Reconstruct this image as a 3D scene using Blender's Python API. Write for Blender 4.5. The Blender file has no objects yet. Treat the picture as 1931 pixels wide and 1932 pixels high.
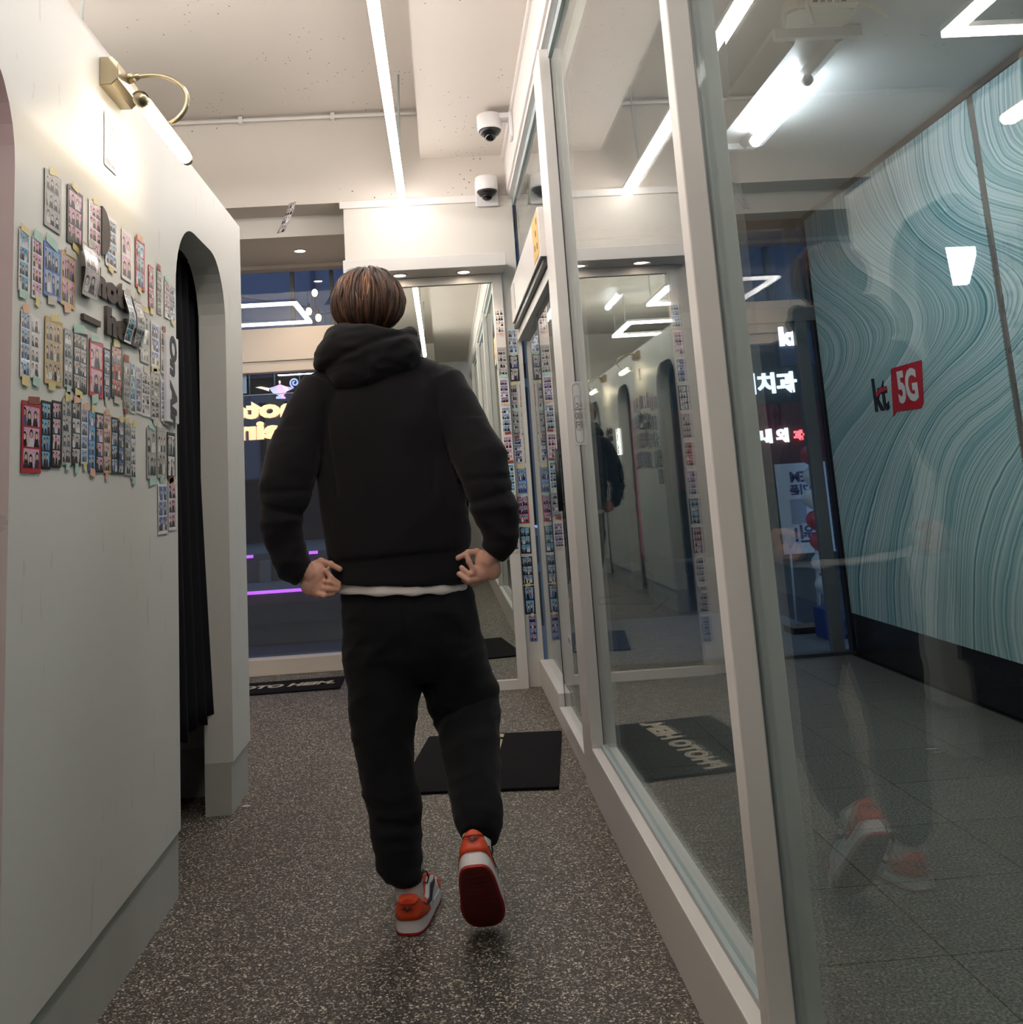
import bpy, bmesh, math, random
import numpy as np
from mathutils import Vector, Matrix, Euler
random.seed(7)
SC = bpy.context.scene
COL = SC.collection
# ------------------------------------------------------------------ camera
CAM_H = 1.10
YAW, PITCH, ROLL, FPX, CX, CY = 0.0488515, 0.1716277, 0.0633813, 1866.144, 910.988, 596.804
_f = np.array([math.sin(YAW)*math.cos(PITCH), math.cos(YAW)*math.cos(PITCH), math.sin(PITCH)])
_r = np.array([math.cos(YAW), -math.sin(YAW), 0.0])
_d = -np.cross(_r, _f)
_c, _s = math.cos(ROLL), math.sin(ROLL)
CR, CD, CF = _c*_r+_s*_d, -_s*_r+_c*_d, _f
cam_d = bpy.data.cameras.new('camera')
cam = bpy.data.objects.new('camera', cam_d)
COL.objects.link(cam)
mw = Matrix(((CR[0], -CD[0], -CF[0], 0), (CR[1], -CD[1], -CF[1], 0), (CR[2], -CD[2], -CF[2], CAM_H), (0, 0, 0, 1)))
cam.matrix_world = mw
cam_d.sensor_fit = 'HORIZONTAL'
cam_d.sensor_width = 36.0
cam_d.lens = 36.0*FPX/1931.0
cam_d.shift_x = (965.5-CX)/1931.0
cam_d.shift_y = (CY-966.0)/1931.0
cam_d.clip_start = 0.02
cam_d.clip_end = 200
SC.camera = cam
try:
    SC.cycles.max_bounces = 9; SC.cycles.diffuse_bounces = 3; SC.cycles.glossy_bounces = 4; SC.cycles.caustics_reflective = False; SC.cycles.caustics_refractive = False
except Exception:
    pass
def ray(px, py):
    return CR*((px-CX)/FPX)+CD*((py-CY)/FPX)+CF
def onx(px, py, X):
    d = ray(px, py); t = X/d[0]; return (X, t*d[1], CAM_H+t*d[2])
def ony(px, py, Y):
    d = ray(px, py); t = Y/d[1]; return (t*d[0], Y, CAM_H+t*d[2])
def onz(px, py, Z=0.0):
    d = ray(px, py); t = (Z-CAM_H)/d[2]; return (t*d[0], t*d[1], Z)
# ------------------------------------------------------------------ world, exposure
W = bpy.data.worlds.new('dusk'); SC.world = W; W.use_nodes = True
W.node_tree.nodes['Background'].inputs[0].default_value = (0.16, 0.25, 0.45, 1)
W.node_tree.nodes['Background'].inputs[1].default_value = 0.75
SC.view_settings.view_transform = 'Standard'
SC.view_settings.look = 'None'
SC.view_settings.gamma = 1.0
SC.view_settings.use_curve_mapping = False
SC.view_settings.exposure = 1.14
E_TUBE, E_RING, E_DOWN, E_PIC, E_FLUO = 14.0, 17.0, 12.0, 10.0, 18.0
# ------------------------------------------------------------------ materials
def srgb(*c):
    return tuple(((v/255.0)/12.92 if v/255.0 <= .04045 else ((v/255.0+.055)/1.055)**2.4) for v in c)+(1.0,)
class NT:
    def __init__(s, name):
        s.m = bpy.data.materials.new(name); s.m.use_nodes = True
        s.t = s.m.node_tree; s.b = s.t.nodes['Principled BSDF']; s.out = s.t.nodes['Material Output']
    def n(s, ty, **kw):
        o = s.t.nodes.new(ty)
        for k, v in kw.items(): setattr(o, k, v)
        return o
    def l(s, a, b): s.t.links.new(a, b)
    def math(s, op, a, b=None, c=None, clamp=False):
        o = s.n('ShaderNodeMath', operation=op); o.use_clamp = clamp
        for i, v in enumerate((a, b, c)):
            if v is None: continue
            if isinstance(v, (int, float)): o.inputs[i].default_value = v
            else: s.l(v, o.inputs[i])
        return o.outputs[0]
    def mix(s, f, a, b):
        o = s.n('ShaderNodeMix', data_type='RGBA')
        for i, v in ((0, f), (6, a), (7, b)):
            if isinstance(v, (int, float)): o.inputs[i].default_value = v
            elif isinstance(v, tuple): o.inputs[i].default_value = v
            else: s.l(v, o.inputs[i])
        return o.outputs[2]
    def ramp(s, f, stops, interp='LINEAR'):
        o = s.n('ShaderNodeValToRGB'); cr = o.color_ramp; cr.interpolation = interp
        while len(cr.elements) < len(stops): cr.elements.new(0.5)
        for e, (p, c) in zip(cr.elements, stops): e.position = p; e.color = c
        s.l(f, o.inputs[0]); return o.outputs[0]
    def noise(s, vec, scale, detail=2, rough=.5, dim='3D'):
        o = s.n('ShaderNodeTexNoise', noise_dimensions=dim)
        o.inputs['Scale'].default_value = scale; o.inputs['Detail'].default_value = detail; o.inputs['Roughness'].default_value = rough
        if vec is not None: s.l(vec, o.inputs['W' if dim == '1D' else 'Vector'])
        return o.outputs[0]
    def coord(s, which='Object'):
        return s.n('ShaderNodeTexCoord').outputs[which]
    def bump(s, h, strength=.2, dist=.002):
        o = s.n('ShaderNodeBump'); o.inputs['Strength'].default_value = strength; o.inputs['Distance'].default_value = dist
        s.l(h, o.inputs['Height']); s.l(o.outputs[0], s.b.inputs['Normal'])
MATS = {}
def plain(name, col, rough=.5, metal=0.0, spec=.5, bump=0.0, bscale=120, var=0.0, vscale=3.0):
    if name in MATS: return MATS[name]
    k = NT(name); k.b.inputs['Roughness'].default_value = rough; k.b.inputs['Metallic'].default_value = metal
    k.b.inputs['Specular IOR Level'].default_value = spec
    k.b.inputs['Base Color'].default_value = col
    co = k.coord()
    if var > 0:
        nz = k.noise(co, vscale, 3)
        dark = tuple(c*(1-var) for c in col[:3])+(1,)
        k.l(k.mix(k.math('MULTIPLY', nz, 1.0), dark, col), k.b.inputs['Base Color'])
    if bump > 0: k.bump(k.noise(co, bscale, 2), bump)
    MATS[name] = k.m; return k.m
def emit(name, col, strength):
    if name in MATS: return MATS[name]
    k = NT(name); k.b.inputs['Base Color'].default_value = (.8, .8, .8, 1)
    k.b.inputs['Emission Color'].default_value = col; k.b.inputs['Emission Strength'].default_value = strength
    k.b.inputs['Roughness'].default_value = .4
    MATS[name] = k.m; return k.m
def glass_mat(name, tint):
    k = NT(name)
    geo = k.n('ShaderNodeNewGeometry'); dot = k.n('ShaderNodeVectorMath', operation='DOT_PRODUCT')
    k.l(geo.outputs['Normal'], dot.inputs[0]); k.l(geo.outputs['Incoming'], dot.inputs[1])
    c = k.math('ABSOLUTE', dot.outputs['Value'])
    q = k.math('POWER', k.math('SUBTRACT', 1.0, c, clamp=True), 5.0)
    F = k.math('MULTIPLY_ADD', q, .942, .058)
    tr = k.n('ShaderNodeBsdfTransparent'); tr.inputs[0].default_value = tint
    gl = k.n('ShaderNodeBsdfGlossy'); gl.inputs[0].default_value = (1, 1, 1, 1); gl.inputs['Roughness'].default_value = 0.0
    mx = k.n('ShaderNodeMixShader'); k.l(F, mx.inputs[0]); k.l(tr.outputs[0], mx.inputs[1]); k.l(gl.outputs[0], mx.inputs[2])
    k.l(mx.outputs[0], k.out.inputs['Surface'])
    MATS[name] = k.m; return k.m
def plaster(name, col, pits=.0):
    k = NT(name); co = k.coord(); k.b.inputs['Roughness'].default_value = .7; k.b.inputs['Specular IOR Level'].default_value = .25
    base = k.mix(k.noise(co, 1.7, 4), tuple(c*.93 for c in col[:3])+(1,), col)
    if pits > 0:
        v = k.n('ShaderNodeTexVoronoi'); v.inputs['Scale'].default_value = 26; k.l(co, v.inputs['Vector'])
        a = k.math('LESS_THAN', v.outputs['Distance'], .11)
        b = k.math('GREATER_THAN', k.noise(co, 2.3, 2), .56)
        base = k.mix(k.math('MULTIPLY', k.math('MULTIPLY', a, b), pits), base, srgb(88, 78, 70))
    k.l(base, k.b.inputs['Base Color']); k.bump(k.noise(co, 45, 4), .12)
    MATS[name] = k.m; return k.m
m_wall = plaster('painted_wall', srgb(222, 217, 209))
m_ceil = plaster('painted_concrete', srgb(217, 209, 200), .9)
m_beam = m_ceil
m_booth = plain('booth_laminate', srgb(226, 226, 221), .42, bump=.04, bscale=400, var=.03, vscale=2)
_bk = m_booth.node_tree; _k = NT.__new__(NT); _k.m = m_booth; _k.t = _bk; _k.b = _bk.nodes['Principled BSDF']
_mp = _k.n('ShaderNodeMapping'); _mp.inputs['Scale'].default_value = (1, 9, 1.6); _k.l(_k.coord(), _mp.inputs['Vector'])
_ns = _k.noise(_mp.outputs[0], 3.2, 5, .62); _mask = _k.math('MULTIPLY', _k.math('GREATER_THAN', _ns, .665), .16)
_src = _k.b.inputs['Base Color'].links[0].from_socket; _k.l(_k.mix(_mask, _src, srgb(128, 126, 120)), _k.b.inputs['Base Color'])
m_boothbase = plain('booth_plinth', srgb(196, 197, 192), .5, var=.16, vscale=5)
m_frame = plain('white_frame_paint', srgb(226, 222, 218), .4, bump=.03, bscale=300)
m_alu = plain('grey_aluminium', srgb(176, 188, 190), .45)
m_dark_alu = plain('dark_aluminium', srgb(72, 74, 80), .4, metal=.3)
m_black = plain('black_plastic', srgb(18, 18, 20), .35)
m_whitepl = plain('white_plastic', srgb(228, 226, 226), .35)
m_chrome = plain('brushed_nickel', srgb(176, 165, 140), .32, metal=1.0)
m_glass = glass_mat('partition_glass', (.90, .945, .935, 1))
m_glass2 = glass_mat('storefront_glass', (.93, .955, .96, 1))
k = NT('mirror_silver'); k.b.inputs['Metallic'].default_value = 1; k.b.inputs['Roughness'].default_value = 0.0
k.b.inputs['Base Color'].default_value = (.80, .845, .80, 1); m_mirror = k.m
# speckled resin floor
k = NT('pebble_resin_floor'); co = k.coord()
v = k.n('ShaderNodeTexVoronoi'); v.inputs['Scale'].default_value = 205; k.l(co, v.inputs['Vector'])
v2 = k.n('ShaderNodeTexVoronoi'); v2.inputs['Scale'].default_value = 300; k.l(co, v2.inputs['Vector'])
sep = k.n('ShaderNodeSeparateColor'); k.l(v.outputs['Color'], sep.inputs[0])
sep2 = k.n('ShaderNodeSeparateColor'); k.l(v2.outputs['Color'], sep2.inputs[0])
base = k.ramp(sep.outputs[0], [(0, srgb(58, 55, 52)), (.36, srgb(92, 87, 81)), (.62, srgb(132, 125, 116)), (.80, srgb(182, 172, 158)), (.92, srgb(222, 214, 200))], 'CONSTANT')
base = k.mix(k.math('GREATER_THAN', sep2.outputs[1], .66), base, srgb(58, 54, 50))
k.l(base, k.b.inputs['Base Color']); k.b.inputs['Roughness'].default_value = .55
k.bump(v.outputs['Distance'], .35, .003); m_floor = k.m
# granite tile
k = NT('granite_tile'); co = k.coord()
nz = k.noise(co, 130, 4, .75); n2 = k.noise(co, 300, 2)
base = k.ramp(nz, [(.34, srgb(50, 49, 48)), (.45, srgb(104, 100, 95)), (.56, srgb(152, 145, 135)), (.70, srgb(196, 186, 171))])
base = k.mix(k.math('GREATER_THAN', n2, .62), base, srgb(58, 57, 56))
oi = k.n('ShaderNodeObjectInfo')
base = k.mix(k.math('MULTIPLY', oi.outputs['Random'], .16), base, srgb(40, 40, 42))
k.l(base, k.b.inputs['Base Color']); k.b.inputs['Roughness'].default_value = .42; m_granite = k.m
m_grout = plain('dark_grout', srgb(28, 27, 27), .9)
m_carpet = plain('black_mat', srgb(34, 33, 36), .95, spec=.1, bump=.6, bscale=500, var=.3, vscale=60)
m_matprint = plain('mat_print', srgb(196, 186, 168), .9)
# marbled film on the corridor wall
k = NT('marbled_film'); co = k.coord(); sp = k.n('ShaderNodeSeparateXYZ'); k.l(co, sp.inputs[0])
yy, zz = sp.outputs[1], sp.outputs[2]
s_ = k.math('SUBTRACT', 5.95, yy)
g1 = k.math('POWER', 2.71828, k.math('MULTIPLY', -1.0, k.math('POWER', k.math('ABSOLUTE', k.math('DIVIDE', k.math('SUBTRACT', zz, 1.74), .42)), 2.0)))
g2 = k.math('POWER', 2.71828, k.math('MULTIPLY', -1.0, k.math('POWER', k.math('ABSOLUTE', k.math('DIVIDE', k.math('SUBTRACT', zz, .35), .9)), 2.0)))
tilt = k.math('MULTIPLY', k.math('SUBTRACT', zz, 1.2), .28)
psi = k.math('SUBTRACT', s_, k.math('MULTIPLY', g1, 1.05))
psi = k.math('ADD', psi, k.math('MULTIPLY', g2, .30)); psi = k.math('SUBTRACT', psi, tilt)
wob = k.noise(co, .8, 1); psi = k.math('ADD', psi, k.math('MULTIPLY', k.math('SUBTRACT', wob, .5), .55))
wob2 = k.noise(co, 4, 2); psi = k.math('ADD', psi, k.math('MULTIPLY', k.math('SUBTRACT', wob2, .5), .05))
st = k.noise(psi, 46, 5, .75, '1D'); st2 = k.noise(psi, 5, 2, .5, '1D')
stv = k.math('ADD', k.math('MULTIPLY', st, .75), k.math('MULTIPLY', st2, .25))
cl = k.ramp(stv, [(.32, srgb(44, 104, 116)), (.42, srgb(104, 160, 168)), (.50, srgb(172, 202, 208)), (.58, srgb(224, 234, 238)), (.70, srgb(140, 184, 190))])
k.l(cl, k.b.inputs['Base Color']); k.b.inputs['Roughness'].default_value = .35; m_marble = k.m
# printed photographs: rows of little people; uv counts cells, object colour is the backdrop
def photo_mat(name, gap, mono=False):
    k = NT(name); uvn = k.n('ShaderNodeUVMap'); sp = k.n('ShaderNodeSeparateXYZ'); k.l(uvn.outputs[0], sp.inputs[0])
    oi = k.n('ShaderNodeObjectInfo'); rnd = oi.outputs['Random']
    u, v = sp.outputs[0], sp.outputs[1]
    fu, fv = k.math('FRACT', u), k.math('FRACT', v)
    cu, cv = k.math('FLOOR', u), k.math('FLOOR', v)
    def wn(a, b, c):
        cb = k.n('ShaderNodeCombineXYZ')
        for i, q in enumerate((a, b, c)):
            if isinstance(q, (int, float)): cb.inputs[i].default_value = q
            else: k.l(q, cb.inputs[i])
        w = k.n('ShaderNodeTexWhiteNoise', noise_dimensions='3D'); k.l(cb.outputs[0], w.inputs['Vector'])
        s = k.n('ShaderNodeSeparateColor'); k.l(w.outputs['Color'], s.inputs[0]); return w.outputs['Value'], s.outputs[0], s.outputs[1], s.outputs[2]
    r0 = wn(cu, cv, k.math('MULTIPLY', rnd, 91.7))
    npp = k.math('ADD', 2.0, k.math('ROUND', k.math('MULTIPLY', rnd, 1.4)))
    pu = k.math('ADD', k.math('MULTIPLY', fu, npp), k.math('MULTIPLY', r0[1], .5))
    pid = k.math('FLOOR', pu); pf = k.math('SUBTRACT', k.math('FRACT', pu), .5)
    r1 = wn(k.math('ADD', pid, k.math('MULTIPLY', cu, 7.0)), cv, k.math('MULTIPLY', rnd, 37.1))
    hv = k.math('MULTIPLY_ADD', r1[1], .24, .46)
    dx = k.math('ADD', pf, k.math('MULTIPLY', k.math('SUBTRACT', r1[2], .5), .25))
    def ell(ax, ay, off):
        a = k.math('POWER', k.math('ABSOLUTE', k.math('DIVIDE', dx, ax)), 2.0)
        b = k.math('POWER', k.math('ABSOLUTE', k.math('DIVIDE', k.math('SUBTRACT', fv, k.math('ADD', hv, off)), ay)), 2.0)
        return k.math('LESS_THAN', k.math('ADD', a, b), 1.0)
    hair, face = ell(.30, .21, .02), ell(.21, .145, -.02)
    body = k.math('MULTIPLY', k.math('LESS_THAN', fv, k.math('SUBTRACT', hv, .10)), k.math('LESS_THAN', k.math('ABSOLUTE', dx), k.math('MULTIPLY_ADD', k.math('SUBTRACT', hv, fv), .5, .22)))
    shirt = k.ramp(r1[3], [(0, srgb(24, 22, 26)), (.55, srgb(58, 54, 62)), (.72, srgb(225, 222, 226)), (.9, srgb(84, 108, 152))], 'CONSTANT')
    bgc = k.mix(k.math('MULTIPLY', r0[2], .25), oi.outputs['Color'], srgb(235, 235, 240))
    c = k.mix(body, bgc, shirt)
    c = k.mix(hair, c, k.mix(r1[2], srgb(20, 16, 16), srgb(58, 40, 34)))
    c = k.mix(face, c, k.mix(r1[1], srgb(238, 214, 200), srgb(205, 170, 150)))
    if mono:
        bw = k.n('ShaderNodeRGBToBW'); k.l(c, bw.inputs[0]); cc = k.n('ShaderNodeCombineColor')
        for i in range(3): k.l(bw.outputs[0], cc.inputs[i])
        c = k.mix(.75, c, cc.outputs[0])
    nzv = k.noise(uvn.outputs[0], 7, 4, .7); c = k.mix(k.math('MULTIPLY', k.math('GREATER_THAN', nzv, .60), .55), c, srgb(38, 34, 40)); c = k.mix(k.math('MULTIPLY', k.math('LESS_THAN', nzv, .37), .6), c, srgb(235, 232, 236))
    e = .045
    ed = k.math('MAXIMUM', k.math('MAXIMUM', k.math('LESS_THAN', fu, e), k.math('GREATER_THAN', fu, 1-e)), k.math('MAXIMUM', k.math('LESS_THAN', fv, e), k.math('GREATER_THAN', fv, 1-e)))
    c = k.mix(ed, c, gap)
    k.l(c, k.b.inputs['Base Color']); k.b.inputs['Roughness'].default_value = .22
    k.b.inputs['Coat Weight'].default_value = .3
    return k.m
BORD = {'white': srgb(232, 230, 230), 'black': srgb(24, 22, 26), 'red': srgb(186, 52, 66), 'blue': srgb(92, 122, 196), 'tan': srgb(206, 178, 120), 'grey': srgb(170, 168, 168)}
m_bord = {n: plain('print_border_'+n, c, .3) for n, c in BORD.items()}
m_photo = {n: photo_mat('photo_print_'+n, c, n in ('grey',)) for n, c in BORD.items()}
BG = {'blue': srgb(128, 178, 222), 'deep blue': srgb(62, 108, 190), 'pink': srgb(226, 172, 200), 'grey': srgb(176, 178, 182), 'white': srgb(232, 232, 236), 'violet': srgb(150, 140, 200), 'tan': srgb(190, 168, 140), 'black': srgb(40, 38, 42), 'red': srgb(190, 60, 66), 'cyan': srgb(90, 180, 224)}
TAPE = {'mint': srgb(178, 216, 205), 'yellow': srgb(228, 212, 150), 'orange': srgb(234, 186, 158), 'brown': srgb(150, 76, 62), 'clear': srgb(206, 200, 190), 'green': srgb(74, 98, 84)}
m_tape = {n: plain('tape_'+n, c, .3) for n, c in TAPE.items()}
# ------------------------------------------------------------------ object helpers
def tag(o, label=None, cat=None, group=None, kind=None):
    if label: o['label'] = label
    if cat: o['category'] = cat
    if group: o['group'] = group
    if kind: o['kind'] = kind
    return o
def thing(name, label, cat, loc=(0, 0, 0), group=None):
    o = bpy.data.objects.new(name, None); o.empty_display_size = .05; COL.objects.link(o); o.location = loc
    return tag(o, label, cat, group)
ABS = {}
def wloc(o):
    v = Vector(o.location)
    return v+wloc(o.parent) if (o.parent and False) else v
def link(name, me, mat=None, parent=None, smooth=False):
    o = bpy.data.objects.new(name, me); COL.objects.link(o)
    if mat is not None:
        for mm in (mat if isinstance(mat, (list, tuple)) else [mat]): me.materials.append(mm)
    if smooth:
        for p in me.polygons: p.use_smooth = True
    if parent is not None:
        o.parent = parent
        o.matrix_parent_inverse = pm(parent).inverted()
    return o
def pm(o):
    m = Matrix.LocRotScale(o.location, o.rotation_euler, o.scale)
    if o.parent is not None: m = pm(o.parent) @ o.matrix_parent_inverse @ m
    return m
def bm_mesh(bm, name='m'):
    bmesh.ops.recalc_face_normals(bm, faces=bm.faces)
    me = bpy.data.meshes.new(name); bm.to_mesh(me); bm.free(); return me
def add_box(bm, x0, x1, y0, y1, z0, z1, bev=0.0, seg=2):
    vs = [bm.verts.new(p) for p in ((x0, y0, z0), (x1, y0, z0), (x1, y1, z0), (x0, y1, z0), (x0, y0, z1), (x1, y0, z1), (x1, y1, z1), (x0, y1, z1))]
    fs = [bm.faces.new([vs[i] for i in q]) for q in ((0, 3, 2, 1), (4, 5, 6, 7), (0, 1, 5, 4), (1, 2, 6, 5), (2, 3, 7, 6), (3, 0, 4, 7))]
    if bev > 0:
        es = list({e for f in fs for e in f.edges})
        bmesh.ops.bevel(bm, geom=es, offset=bev, segments=seg, affect='EDGES', profile=.5)
def box(name, x0, x1, y0, y1, z0, z1, mat, parent=None, bev=0.0, smooth=False):
    bm = bmesh.new(); add_box(bm, min(x0, x1), max(x0, x1), min(y0, y1), max(y0, y1), min(z0, z1), max(z0, z1), bev)
    return link(name, bm_mesh(bm, name), mat, parent, smooth)
def structure(o): o['kind'] = 'structure'; return o
def frame_of(path, i):
    a = path[max(i-1, 0)]; b = path[min(i+1, len(path)-1)]; return (b-a).normalized()
def add_tube(bm, pts, rad, n=10, caps=True, ref=None):
    P = [Vector(p) for p in pts]; rings = []
    if not isinstance(rad, (list, tuple)): rad = [rad]*len(P)
    up = None
    for i, p in enumerate(P):
        t = frame_of(P, i)
        if up is None:
            h = Vector(ref) if ref is not None else (Vector((0, 0, 1)) if abs(t.z) < .9 else Vector((0, 1, 0)))
        else: h = up
        sdir = t.cross(h).normalized(); up = sdir.cross(t).normalized()
        r = rad[i]; ra, rb = (r if isinstance(r, (list, tuple)) else (r, r))
        rings.append([bm.verts.new(p+sdir*(ra*math.cos(2*math.pi*j/n))+up*(rb*math.sin(2*math.pi*j/n))) for j in range(n)])
    for a, b in zip(rings[:-1], rings[1:]):
        for j in range(n): bm.faces.new((a[j], a[(j+1) % n], b[(j+1) % n], b[j]))
    if caps: bm.faces.new(rings[0][::-1]); bm.faces.new(rings[-1])
    return rings
def tube(name, pts, rad, mat, parent=None, n=12, smooth=True, ref=None):
    bm = bmesh.new(); add_tube(bm, pts, rad, n, True, ref); return link(name, bm_mesh(bm, name), mat, parent, smooth)
def lathe(name, prof, loc, mat, parent=None, n=28, axis='Z', flip=1):
    bm = bmesh.new(); rings = []
    for r, h in prof:
        rings.append([bm.verts.new((r*math.cos(2*math.pi*j/n), r*math.sin(2*math.pi*j/n), h*flip)) for j in range(n)])
    for a, b in zip(rings[:-1], rings[1:]):
        for j in range(n): bm.faces.new((a[j], a[(j+1) % n], b[(j+1) % n], b[j]))
    bm.faces.new(rings[0]); bm.faces.new(rings[-1])
    rot = {'Z': Matrix.Identity(4), 'X': Matrix.Rotation(math.pi/2, 4, 'Y'), 'Y': Matrix.Rotation(-math.pi/2, 4, 'X')}[axis]
    bmesh.ops.transform(bm, matrix=Matrix.Translation(loc) @ rot, verts=bm.verts)
    return link(name, bm_mesh(bm, name), mat, parent, True)
def extrude_poly(name, pts, R, U, N, O, th, mat, parent=None, bev=0.0):
    """2-D outline pts in basis R,U at origin O, extruded by th along N"""
    R, U, N, O = Vector(R), Vector(U), Vector(N), Vector(O)
    bm = bmesh.new()
    a = [bm.verts.new(O+R*x+U*y) for x, y in pts]; f = bm.faces.new(a)
    r = bmesh.ops.extrude_face_region(bm, geom=[f]); nv = [q for q in r['geom'] if isinstance(q, bmesh.types.BMVert)]
    bmesh.ops.translate(bm, vec=N*th, verts=nv)
    if bev: 
        es = [e for e in bm.edges if all(v in nv for v in e.verts) and len(e.link_faces) == 2]
        bmesh.ops.bevel(bm, geom=es, offset=bev, segments=2, affect='EDGES')
    bmesh.ops.triangulate(bm, faces=[q for q in bm.faces if len(q.verts) > 4])
    return link(name, bm_mesh(bm, name), mat, parent)
def rrect(w, h, r, n=6, x=0, y=0):
    out = []
    for cx, cy, a0 in ((x+w/2-r, y+h/2-r, 0), (x-w/2+r, y+h/2-r, 90), (x-w/2+r, y-h/2+r, 180), (x+w/2-r, y-h/2+r, 270)):
        for i in range(n+1):
            a = math.radians(a0+90*i/n); out.append((cx+r*math.cos(a), cy+r*math.sin(a)))
    return out
def text(name, body, size, R, U, O, mat, parent=None, th=.002, bold=0.0, align='CENTER', shear=0.0, sx=1.0, spacing=1.0):
    """lettering: R = reading direction, U = up, O = centre"""
    cu = bpy.data.curves.new(name, 'FONT'); cu.body = body; cu.size = size; cu.extrude = th/2; cu.offset = bold; cu.align_x = align; cu.align_y = 'CENTER'
    cu.shear = shear; cu.space_character = spacing; cu.resolution_u = 3
    t = bpy.data.objects.new('tmp', cu); COL.objects.link(t)
    dg = bpy.context.evaluated_depsgraph_get(); me = bpy.data.meshes.new_from_object(t.evaluated_get(dg)); bpy.data.objects.remove(t)
    R, U = Vector(R).normalized(), Vector(U).normalized(); Nn = R.cross(U)
    Mx = Matrix(((R.x*sx, U.x, Nn.x, O[0]), (R.y*sx, U.y, Nn.y, O[1]), (R.z*sx, U.z, Nn.z, O[2]), (0, 0, 0, 1)))
    me.transform(Mx); me.materials.clear()
    return link(name, me, mat, parent)
# ================================================================== the shell
XL, XP, XG, XM = -.818, .466, .515, 2.353
floor = structure(box('floor', -4.0, XP+.06, -4.0, 6.74, -.06, 0, m_floor))
ceil = structure(box('ceiling', -4.0, XP+.1, -4.0, 5.73, 3.39, 3.5, m_ceil))
structure(box('ceiling_soffit', -.037, XP+.10, -4.0, 5.73, 3.08, 3.389, m_ceil))
structure(box('ceiling_beam', -4.0, XP+.1, 5.73, 5.97, 2.83, 3.5, m_beam))
structure(box('ceiling_window_soffit', -4.0, XP+.1, 5.971, 6.9, 2.70, 3.5, m_wall))
structure(box('wall_back', -4.0, XP+.05, -4.1, -4.0, 0, 3.5, m_wall))
structure(box('wall_left', -4.1, -4.0, -4.0, 6.9, 0, 3.5, m_wall))
# mirror pier
structure(box('wall_far', -.511, .5, 5.73, 6.66, 0, 2.828, m_wall))
structure(box('trim_1', -.531, .415, 5.71, 5.729, 2.787, 2.828, m_frame))
# conduit along the beam
cd = thing('ceiling_conduit', 'thin painted conduit clipped along the top of the concrete beam', 'conduit', (-1.2, 5.70, 3.36))
tube('pipe', [(-3.2, 5.70, 3.362), (-.2, 5.70, 3.362), (-.045, 5.70, 3.362)], .011, m_frame, cd)
for x in (-2.6, -1.85, -1.1, -.55):
    box('clip', x-.012, x+.012, 5.684, 5.729, 3.342, 3.382, m_frame, cd)
# light fascia over the mirror
fz0, fz1, fy = 2.34, 2.415, 5.48
fas = thing('mirror_light_fascia', 'white boxed fascia with round downlights above the tall mirror', 'light box', (-.04, 5.6, fz0))
box('fascia_box', -.503, .422, fy, 5.728, fz0, fz1, m_frame, fas, .003)
m_down = emit('downlight_glow', (1, .80, .60, 1), E_DOWN)
def downlight(parent, x, y, z, r=.034):
    lathe('downlight_rim', [(r*1.3, 0), (r*1.3, -.004), (r*1.05, -.006), (r, -.002), (r, 0)], (x, y, z), m_whitepl, parent)
    lathe('downlight_lens', [(r, -.0015), (r*.7, -.003), (.001, -.0035)], (x, y, z), m_down, parent)
def spot(x, y, z, power, ang=120):
    l = bpy.data.lights.new('downlight_beam', 'SPOT'); l.energy = power; l.color = (1, .78, .56); l.spot_size = math.radians(ang); l.spot_blend = .8; l.shadow_soft_size = .03
    o = bpy.data.objects.new('downlight_beam', l); COL.objects.link(o); o.location = (x, y, z-.012)
    return o
for x in (.18, -.19):
    downlight(fas, x, 5.60, fz0); spot(x, 5.60, fz0, 5)
# tall mirror
mir = thing('wall_mirror', 'tall mirror in a white frame on the end wall', 'mirror', (0, 5.715, 0))
box('glass', -.362, .347, 5.712, 5.718, .052, 2.288, m_mirror, mir)
for nm, a in (('frame_side', (-.42, -.362, 0.0, 2.338)), ('frame_side', (.347, .405, 0.0, 2.338)), ('frame_top', (-.362, .347, 2.288, 2.338)), ('frame_bottom', (-.362, .347, 0.0, .052))):
    box(nm, a[0], a[1], 5.695, 5.728, a[2], a[3], m_frame, mir, .002)
box('backing_board', -.40, .39, 5.7185, 5.728, .03, 2.32, m_black, mir)
# ---------------------------------------------------------------- storefront window
XW0, XW1, YW = -2.6, -.515, 6.70
m_beige = plain('window_paint', srgb(226, 216, 205), .45)
win = structure(box('window_1', XW0, XW1, YW, YW+.12, 0.0, .101, m_beige, None, .003))
box('transom', XW0, XW1, YW, YW+.12, 2.036, 2.261, m_beige, win, .003)
box('transom_lower', XW0, XW1, YW+.012, YW+.12, 1.964, 2.034, m_beige, win, .002)
box('jamb', XW1+.002, XW1+.05, YW, YW+.12, 0, 2.70, m_beige, win)
box('jamb', XW0-.06, XW0, YW, YW+.12, 0, 2.70, m_beige, win)
box('pane', XW0, XW1, YW+.10, YW+.108, .101, 1.964, m_glass2, win)
box('pane', XW0, XW1, YW+.10, YW+.108, 2.261, 2.70, m_glass2, win)
for x in (-1.86, -1.36, -.985, -.711):
    box('mullion', x-.014, x+.014, YW+.109, YW+.15, 2.262, 2.70, m_dark_alu, win)
box('head_trim', XW0, XW1, YW-.01, YW+.11, 2.672, 2.699, m_beige, win)
structure(box('wall_shopfront', -4.0, XW0-.06, 6.70, 6.85, 0, 2.70, m_wall))
sof = thing('window_downlight', 'round downlight in the soffit above the shop window', 'downlight', (-.856, 6.33, 2.70))
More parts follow.
